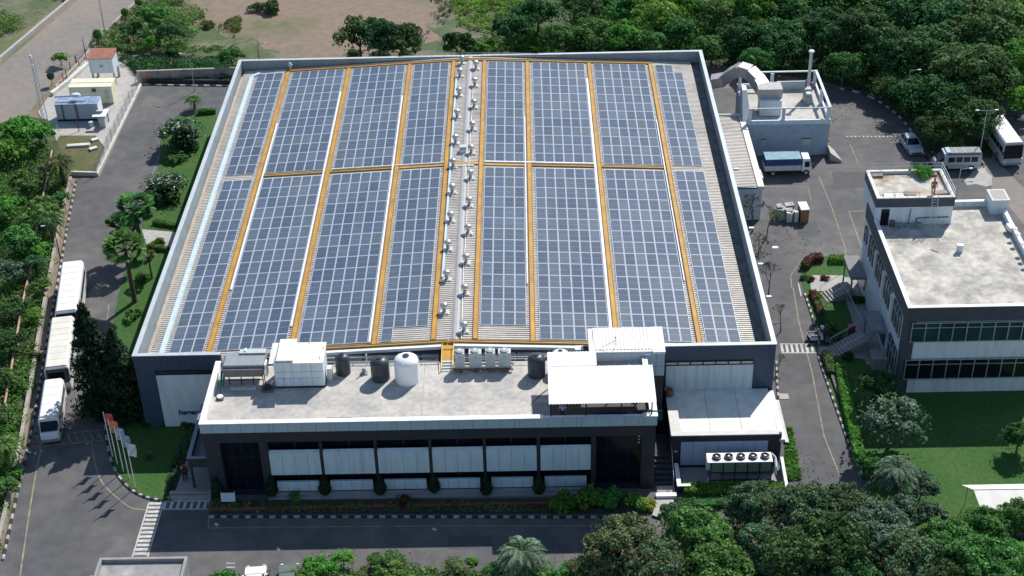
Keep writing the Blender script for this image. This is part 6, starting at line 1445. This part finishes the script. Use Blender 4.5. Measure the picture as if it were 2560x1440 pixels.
plant(372,1138,19,'rosette','grey','pale agave rosette in the middle of the front lawn')
hedge(pxs([(385,560),(440,570)]), .5,.5,'mid','short hedge on the rear side of the white landing'); hedge(pxs([(370,622),(420,628)]), .5,.5,'mid','short hedge on the near side of the white landing'); hedge(pxs([(495,287),(540,283)]), .5,.6,'bright','short bright hedge at the rear tip of the left lawn')
# ---- left planting
plant(300,560,40,'fanpalm','dark','darker fan palm between the two large ones on the left lawn',hk=.95); plant(352,690,26,'shrub','mid','shrub under the fan palms'); plant(395,600,20,'shrub','bright','bright shrub behind the white landing')
lp = [(60,335,66,'broad','bright','large bright bush at the upper left beside the public road'),(110,330,40,'broad','mid','leafy tree touching the generator'),(20,375,50,'broad','bright','bright bush at the left edge below the road'),(148,400,46,'feather','olive','drooping feather palm in the yard corner'),(95,438,34,'broad','white','white flowering bush left of the yard'),(60,460,50,'broad','mid','green bush left of the white flowering one'),(20,520,52,'broad','bright','bright green bush at the left edge in mid planting'),(95,530,52,'broad','mid','dense bush beside the pink pipeline'),(150,500,30,'broad','mid','bush touching the end of the boundary wall'),(122,545,44,'feather','dark','dark feather palm over the pink pipeline'),(50,600,54,'broad','mid','broad bush left of the pink pipeline'),(100,625,34,'broad','bright','bright bush behind the rearmost bus'),(85,650,36,'feather','dark','dark bluish palm beside the pink pipeline'),(20,680,48,'broad','grey','grey green bush at the left edge, level with the rear bus'),(100,715,32,'broad','mid','bush between pipeline and rearmost bus'),(35,770,42,'broad','dark','dark bush left of the pipeline bend'),(85,790,32,'broad','bright','yellow green bush with white blooms left of the middle bus'),(15,860,46,'broad','dark','dark green bush at the left edge near the red cap'),(75,880,32,'shrub','olive','olive bush left of the middle bus'),(15,950,40,'broad','mid','bush at the left edge level with the minibus'),(60,960,28,'shrub','mid','small bush left of the minibus'),(10,1110,46,'feather','mid','feather palm at the left edge by the yellow hatching'),(30,1180,34,'shrub','mid','shrub behind the boundary wall below the palm'),(8,1220,38,'broad','mid','bush at the left edge near the bottom'),(10,1040,38,'shrub','olive','olive shrub at the left edge beside the minibus'),(150,145,24,'broad','bright','bright tree between the yard and the public road')]
for x, y, r_, k, m_, l_ in lp: plant(x, y, r_, k, m_, l_, 'bushes and trees of the left planting', hk=.8 if k == 'broad' else 1)
strip = pxs([(-160,1500),(-10,1400),(18,1260),(50,1110),(62,1040),(74,960),(98,810),(126,665),(146,560),(170,452),(128,390),(50,300),(-60,340),(-160,600)])
undergrowth('ground_cover', strip, 1300, .35, .95, 44, .12, 'mid', 'tangled ground cover between boundary wall and left edge', .05, 1); undergrowth('ground_cover', strip, 600, .25, .8, 40, .10, 'bright', 'bright weeds in the left planting', .05, 2)
# ---- road side lollipops and rear left bushes
for x, y, r_, l_ in ((243,85,11,'clipped lollipop tree nearest the gate on the road edge'),(311,30,9,'clipped lollipop tree in the middle of the road edge'),(346,4,9,'clipped lollipop tree at the top of the road edge')): plant(x, y, r_, 'ball', 'mid', l_)
plant(126,190,9,'ball','dark','small dark clipped tree beside the lattice mast')
rl = [(390,48,50,'broad','mid','large tree behind the cabin, top left'),(425,85,38,'broad','dark','darker tree beside the large one, top left'),(330,75,28,'broad','dark','dark bush left of the large tree, top left'),(375,110,26,'broad','bright','bright yellow green bush in front of the dark trees'),(285,110,26,'shrub','mid','low bush behind the white cabin'),(430,125,22,'shrub','dark','shrub on the mossy wall line'),(578,145,38,'broad','mid','round tree by the rear left corner of the factory'),(520,55,20,'shrub','olive','shrub at the edge of the bare field'),(682,8,34,'shrub','dark','dark bush at the top edge above the bare field'),(640,12,24,'shrub','mid','small bush at the top edge left of the dark one'),
(898,92,62,'airy','olive','lighter airy tree of the pair behind the factory'),(948,96,62,'large','dark','dark tree in the middle of the group behind the factory'),(1003,100,60,'large','dark','darkest right hand tree of the group behind the factory'),(1145,115,44,'broad','dark','bush behind the factory left of the ridge'),(1200,112,22,'shrub','bright','bright shrub behind the ridge'),(1278,75,54,'broad','dark','dark tree behind the factory right of the ridge'),(1315,108,24,'shrub','bright','bright shrub right of the dark tree behind the ridge'),(1225,100,18,'shrub','mid','shrub just behind the ridge end')]
for x, y, r_, k, m_, l_ in rl: plant(x, y, r_, k, m_, l_, hk=1.1 if 850 < x < 1320 else 1)
A_ = pxs([(225,112),(340,20),(400,-30),(520,40),(470,110),(430,128),(300,132)]); undergrowth('thicket', A_, 320, .35, 1.1, 44, .13, 'mid', 'green thicket beyond the yard by the public road', 0, 5)
undergrowth('thicket', pxs([(300,148),(590,158),(590,202),(362,200)]), 330, .35, .9, 46, .12, 'dark', 'dark creepers along the rear boundary wall', 0, 6)
undergrowth('creepers', pxs([(300,128),(595,134),(595,150),(300,142)]), 150, .25, .5, 40, .1, 'mid', 'green creeper top of the rear boundary wall', .8, 7)
undergrowth('roadside_grass', pxs([(-80,130),(80,60),(180,-10),(150,-90),(-150,-60)]), 420, .25, .9, 34, .12, 'mid', 'green scrub beyond the far side of the public road', 0, 8, .9)
undergrowth('roadside_grass', pxs([(-80,130),(80,60),(180,-10),(150,-90),(-150,-60)]), 300, .2, .5, 30, .10, 'bright', 'bright grass beyond the public road', 0, 9, 1.1)
undergrowth('field_weeds', pxs([(450,110),(600,40),(600,130),(460,138)]), 130, .15, .5, 26, .1, 'olive', 'sparse weeds on the bare field', 0, 10, .7)
undergrowth('field_grass', pxs([(1120,-20),(1300,-40),(1330,60),(1250,90),(1150,70)]), 420, .2, .6, 30, .11, 'bright', 'bright rough grass on the field behind the ridge', 0, 11, .9)
undergrowth('field_scrub', pxs([(1050,-40),(1330,-40),(1330,125),(1020,125),(1090,60)]), 330, .15, .5, 26, .10, 'olive', 'olive scrub scattered over the field behind the ridge', 0, 21, .6)
undergrowth('field_grass', pxs([(1250,60),(1420,80),(1420,130),(1150,132)]), 260, .25, .7, 38, .12, 'bright', 'low bright grass strip behind the rear parapet', 0, 12)
for x, y, r_, l_ in ((885,128,26,'shrub under the airy tree behind the factory'),(950,130,28,'shrub under the middle tree behind the factory'),(1012,130,28,'shrub under the right tree behind the factory'),(1150,135,24,'shrub against the rear parapet left of the ridge')): plant(x, y, r_, 'shrub', 'dark', l_)
# ---- right annex and road planting
hedge([xy(1708,1232), xy(1962,1228)], 1.0, .62, 'bright', 'long bright clipped hedge in front of the chiller', size=.085)
hedge(pxs([(1690,1262),(1850,1262)]), .8, .35, 'mid', 'low dark hedge in front of the bright one')
undergrowth('bank_planting', pxs([(1964,1072),(1978,1075),(2002,1200),(1964,1200)]), 150, .12, .3, 30, .08, 'bright', 'bright leafy bank right of the annex', .05, 13)
hedge(pxs([(2098,925),(2110,990),(2132,1080),(2148,1150)]), .8, .7, 'bright', 'bright green hedge along the right road lawn', size=.085)
hedge(pxs([(2064,890),(2078,940)]), .7, .6, 'olive', 'yellowish hedge by the zebra crossing'); hedge(pxs([(2030,735),(2052,790)]), .6, .5, 'copper', 'copper hedge along the kerb of the garden lawn'); hedge(pxs([(2052,790),(2072,840)]), .6, .4, 'dark', 'dark low hedge continuing the copper one')
hedge(pxs([(2010,675),(2025,655),(2055,652)]), .8, .7, 'copper', 'curved copper hedge at the head of the garden'); hedge(pxs([(2072,655),(2110,655)]), .8, .6, 'bright', 'short bright hedge near the side entrance')
plant(2028,695,14,'shrub','copper','round copper shrub, left of two by the pale path'); plant(2062,692,14,'shrub','copper','round copper shrub, right of two by the pale path'); plant(2008,690,13,'shrub','dark','dark round shrub at the tip of the garden')
plant(2078,812,22,'shrub','mid','round green shrub on the shaded garden lawn'); plant(2100,842,22,'shrub','olive','yellow green shrub by the front garden stair'); plant(2048,742,17,'rosette','bright','bright spiky plant at the garden corner',hk=1.3); plant(2118,885,20,'shrub','dark','dark bush beside the front garden stair'); plant(2150,745,22,'shrub','dark','dark bush between the two side entrances'); plant(2160,700,16,'shrub','dark','dark bush under the rear side entrance'); plant(2098,905,12,'rosette','bright','small bright spiky plant by the yellowish hedge',hk=1.3)
plant(1885,520,44,'bare','dry','dry half bare tree by the rear right factory wall'); plant(1920,548,36,'bare','olive','sparse olive tree by the wrapped heap'); plant(1862,475,26,'bare','olive','sparse small tree beside the lean-to'); plant(1925,690,36,'bare','dry','bare branched tree by the right factory wall in mid road'); plant(1955,790,30,'bare','dry','bare young tree near the zebra crossing'); plant(1948,905,20,'bare','olive','thin young tree at the front right factory corner'); plant(1900,600,26,'bare','olive','thin sparse tree between the wall lamps')
# ---- right lawn trees
rt_ = [(2200,975,60,'broad','dark','dark tree against the front left corner of the white building'),(2230,1052,88,'broad','grey','rounded pale grey green tree on the right lawn'),(2245,1170,66,'feather','grey','grey feather palm below the pale tree'),(2175,1165,40,'broad','mid','green tree between road and feather palm'),(2305,1215,46,'broad','grey','grey green tree at the lawn edge'),(2325,1290,44,'broad','grey','pale tree tip at the lawn edge'),(2548,1095,48,'large','dark','dark tree cut by the right edge on the lawn'),(2545,890,20,'broad','dark','dark foliage at the right edge in front of the office windows')]
for x, y, r_, k, m_, l_ in rt_: plant(x, y, r_, k, m_, l_)
fg = [(1560,1370,105,'large','redmore','large tree with red flowers, front centre of the bottom row'),(1500,1430,80,'large','redmore','red flowered tree at the bottom edge, left end of the row'),(1640,1440,100,'large','red','reddish green tree at the bottom edge below the pale path'),(1735,1340,90,'large','mid','green tree just right of the pale path'),(1790,1430,90,'large','mid','green tree at the bottom edge beside the gap'),(1690,1300,50,'broad','red','small red tinged crown touching the pale path'),(1880,1270,80,'large','red','grey green tree with red blossoms below the hedge'),(1905,1370,84,'large','red','dark tree with red blossoms right of the gap'),(2010,1280,88,'large','red','large tree closing the end of the right road'),(1985,1390,90,'large','dark','dark tree at the bottom edge below the road end'),(2110,1270,76,'large','red','red speckled tree right of the road end'),(2095,1370,96,'large','dark','dark tree in the middle of the bottom right row'),(2190,1330,92,'large','grey','grey green tree in the bottom right row'),(2265,1395,92,'large','red','tree with single red blossoms, bottom right row'),(2260,1270,56,'broad','grey','pale crown below the feather palm'),(2130,1450,80,'large','dark','shaded tree on the bottom edge, right of centre'),(2380,1370,84,'large','mid','mid green tree left of the marquee'),(2460,1320,66,'large','mid','green tree right in front of the marquee'),(2540,1290,50,'large','mid','green tree at the right edge in front of the marquee'),(2480,1410,88,'large','mid','green tree at the bottom right'),(2545,1400,60,'large','bright','bright crown in the bottom right corner'),(2370,1455,70,'large','dark','dark tree on the bottom edge at the right')]
for x, y, r_, k, m_, l_ in fg: plant(x, y, r_, k, m_, l_, 'trees of the bottom right row', hk=rnd.uniform(.85,1.1))
fb = [(560,1435,34,'shrub','mid','small green shrub right of the gatehouse'),(800,1420,52,'broad','bright','bright green tree, left one at the bottom edge'),(858,1395,34,'broad','bright','bright tree top beside the leftmost bottom tree'),(755,1445,40,'broad','bright','bright bush over the dark car'),(970,1410,50,'broad','mid','green bush in the middle of the bottom edge'),(1000,1445,60,'broad','mid','green mass on the bottom edge, centre'),(1075,1430,30,'shrub','redmore','shrub with a red flower on the bottom edge'),(1140,1420,40,'broad','olive','sparse yellowish bush on the bottom edge'),(1180,1400,20,'shrub','bright','thin bright sprig at the shadow corner'),(1303,1376,74,'feather','grey','feather palm at the bottom centre reaching over the road'),(1240,1440,44,'broad','mid','bush left of the bottom palm'),(1340,1440,56,'broad','mid','bush right of the bottom palm'),(1420,1440,54,'broad','mid','bush between the bottom palm and the red flowered trees'),(905,1450,36,'broad','olive','olive bush on the bottom edge')]
for x, y, r_, k, m_, l_ in fb: plant(x, y, r_, k, m_, l_, hk=.7 if k != 'feather' else 1)
undergrowth('ground_cover', pxs([(520,1500),(540,1440),(700,1440),(1000,1430),(1400,1440),(1480,1500)]), 320, .3, .8, 44, .12, 'mid', 'green planting along the bottom edge', 0, 14)
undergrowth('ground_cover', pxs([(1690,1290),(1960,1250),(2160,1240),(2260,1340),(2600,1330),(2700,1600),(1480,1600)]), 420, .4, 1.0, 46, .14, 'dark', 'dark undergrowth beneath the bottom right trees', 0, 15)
# ---- leaf litter on the rear yard and drives
rng = np.random.default_rng(77); Vl = []
for (px, py, rad, n) in ((2110,255,5,260),(2060,300,3,120),(2200,330,3,90),(2390,420,3,120),(1990,1180,2.5,120),(520,215,3,80),(2000,600,4,90),(1900,620,2,80),(1440,1400,3,90),(900,1400,6,90)):
    p = at(px, py); c_ = np.column_stack([p.x+rng.normal(0,rad*.45,n), p.y+rng.normal(0,rad*.45,n), rng.uniform(.012,.03,n)]); Vl.append(leaf_quads(rng, c_, np.tile([0,0,1.0],(n,1)), .09, .6, .15))
o = bpy.data.objects.new('leaf_litter', quad_mesh('leaf_litter', np.concatenate(Vl), leafm['dry'])); COL.objects.link(o); tag(o, 'scattered dry leaf litter on the asphalt', 'leaf litter'); o['kind'] = 'stuff'
# ---- woodland behind on the right
sheet('woodland_floor', pxs([(1290,140),(1330,60),(1480,-130),(2950,-130),(2950,330),(2620,262),(2500,240),(2400,310),(2335,395),(2300,345),(2245,278),(2180,232),(2040,200),(1780,160)]), -.02, m_weed)
sheet('woodland_strip', pxs([(2290,335),(2330,395),(2480,395),(2500,240),(2300,240)]), .012, m_weed)
wl_ = [(1345,30,58,'dark'),(1400,95,44,'mid'),(1450,20,60,'dark'),(1480,85,52,'mid'),(1560,90,52,'bright'),(1560,20,60,'mid'),(1640,40,64,'bright'),(1620,105,42,'mid'),(1700,85,50,'mid'),(1720,15,58,'bright'),(1790,40,58,'mid'),(1780,120,46,'mid'),(1850,95,56,'dark'),(1880,25,66,'bright'),(1900,150,44,'mid'),(1960,100,66,'dark'),(1980,20,70,'mid'),(2060,80,72,'dark'),(2075,10,72,'mid'),(2110,165,50,'mid'),(2150,80,80,'dark'),(2180,5,80,'mid'),(2230,130,76,'dark'),(2275,40,84,'dark'),(2330,140,90,'dark'),(2370,60,90,'dark'),(2420,190,100,'dark'),(2455,90,94,'dark'),(2360,250,76,'dark'),(2430,290,70,'dark'),(2340,320,52,'dark'),(2520,40,80,'mid'),(2545,160,70,'bright'),(2550,250,46,'bright'),(2290,230,60,'dark'),(2475,10,80,'mid'),(2385,365,30,'dark'),(2225,215,42,'dark'),(1395,145,26,'dark'),(1515,140,26,'dark')]
desc = {'dark':'dark green','mid':'mid green','bright':'bright green'}
marks = [(1300,1500,'behind the rear parapet right of the ridge'),(1500,1700,'behind the middle of the right rear parapet'),(1700,1900,'behind the rear right factory corner'),(1900,2120,'behind the utility block'),(2120,2300,'behind the curved rear kerb'),(2300,2440,'above the silver van'),(2440,2700,'in the top right corner')]
groups = {}
for x, y, r_, m_ in wl_:
    mk = [t_[2] for t_ in marks if t_[0] <= x < t_[1]][0]; groups.setdefault((mk, m_), []).append((y, x, r_))
for (mk, m_), lst in groups.items():
    lst.sort(reverse=True)
    for i, (y, x, r_) in enumerate(lst):
        pre = '' if len(lst) == 1 else ('nearest of the ' if i == 0 else ('farthest of the ' if i == len(lst)-1 else ORD[i]+' nearest of the '))
        plant(x, y, r_*1.12, 'large' if r_ > 40 else 'broad', m_, (pre+desc[m_]+(' trees ' if pre else ' tree ')+mk), 'woodland behind the site', hk=.9)
wood = pxs([(1330,150),(1420,60),(1500,-120),(2900,-120),(2900,330),(2620,250),(2500,235),(2400,300),(2330,385),(2305,340),(2250,275),(2180,228),(2040,195),(1780,150)])
undergrowth('woodland', wood, 2000, .6, 1.9, 46, .17, 'dark', 'dark woodland floor growth behind the site', 0, 16); undergrowth('woodland', wood, 1000, .6, 1.6, 46, .17, 'mid', 'mid green woodland growth behind the site', .2, 17); undergrowth('woodland', pxs([(1500,120),(1500,-100),(2050,-100),(2000,90),(1800,130)]), 420, .6, 1.5, 46, .16, 'bright', 'sunlit bright woodland growth behind the factory', .3, 18)
plant(2308,420,32,'shrub','bright','bushy green plant beside the person on the rooftop terrace',z0=RZ-.3)
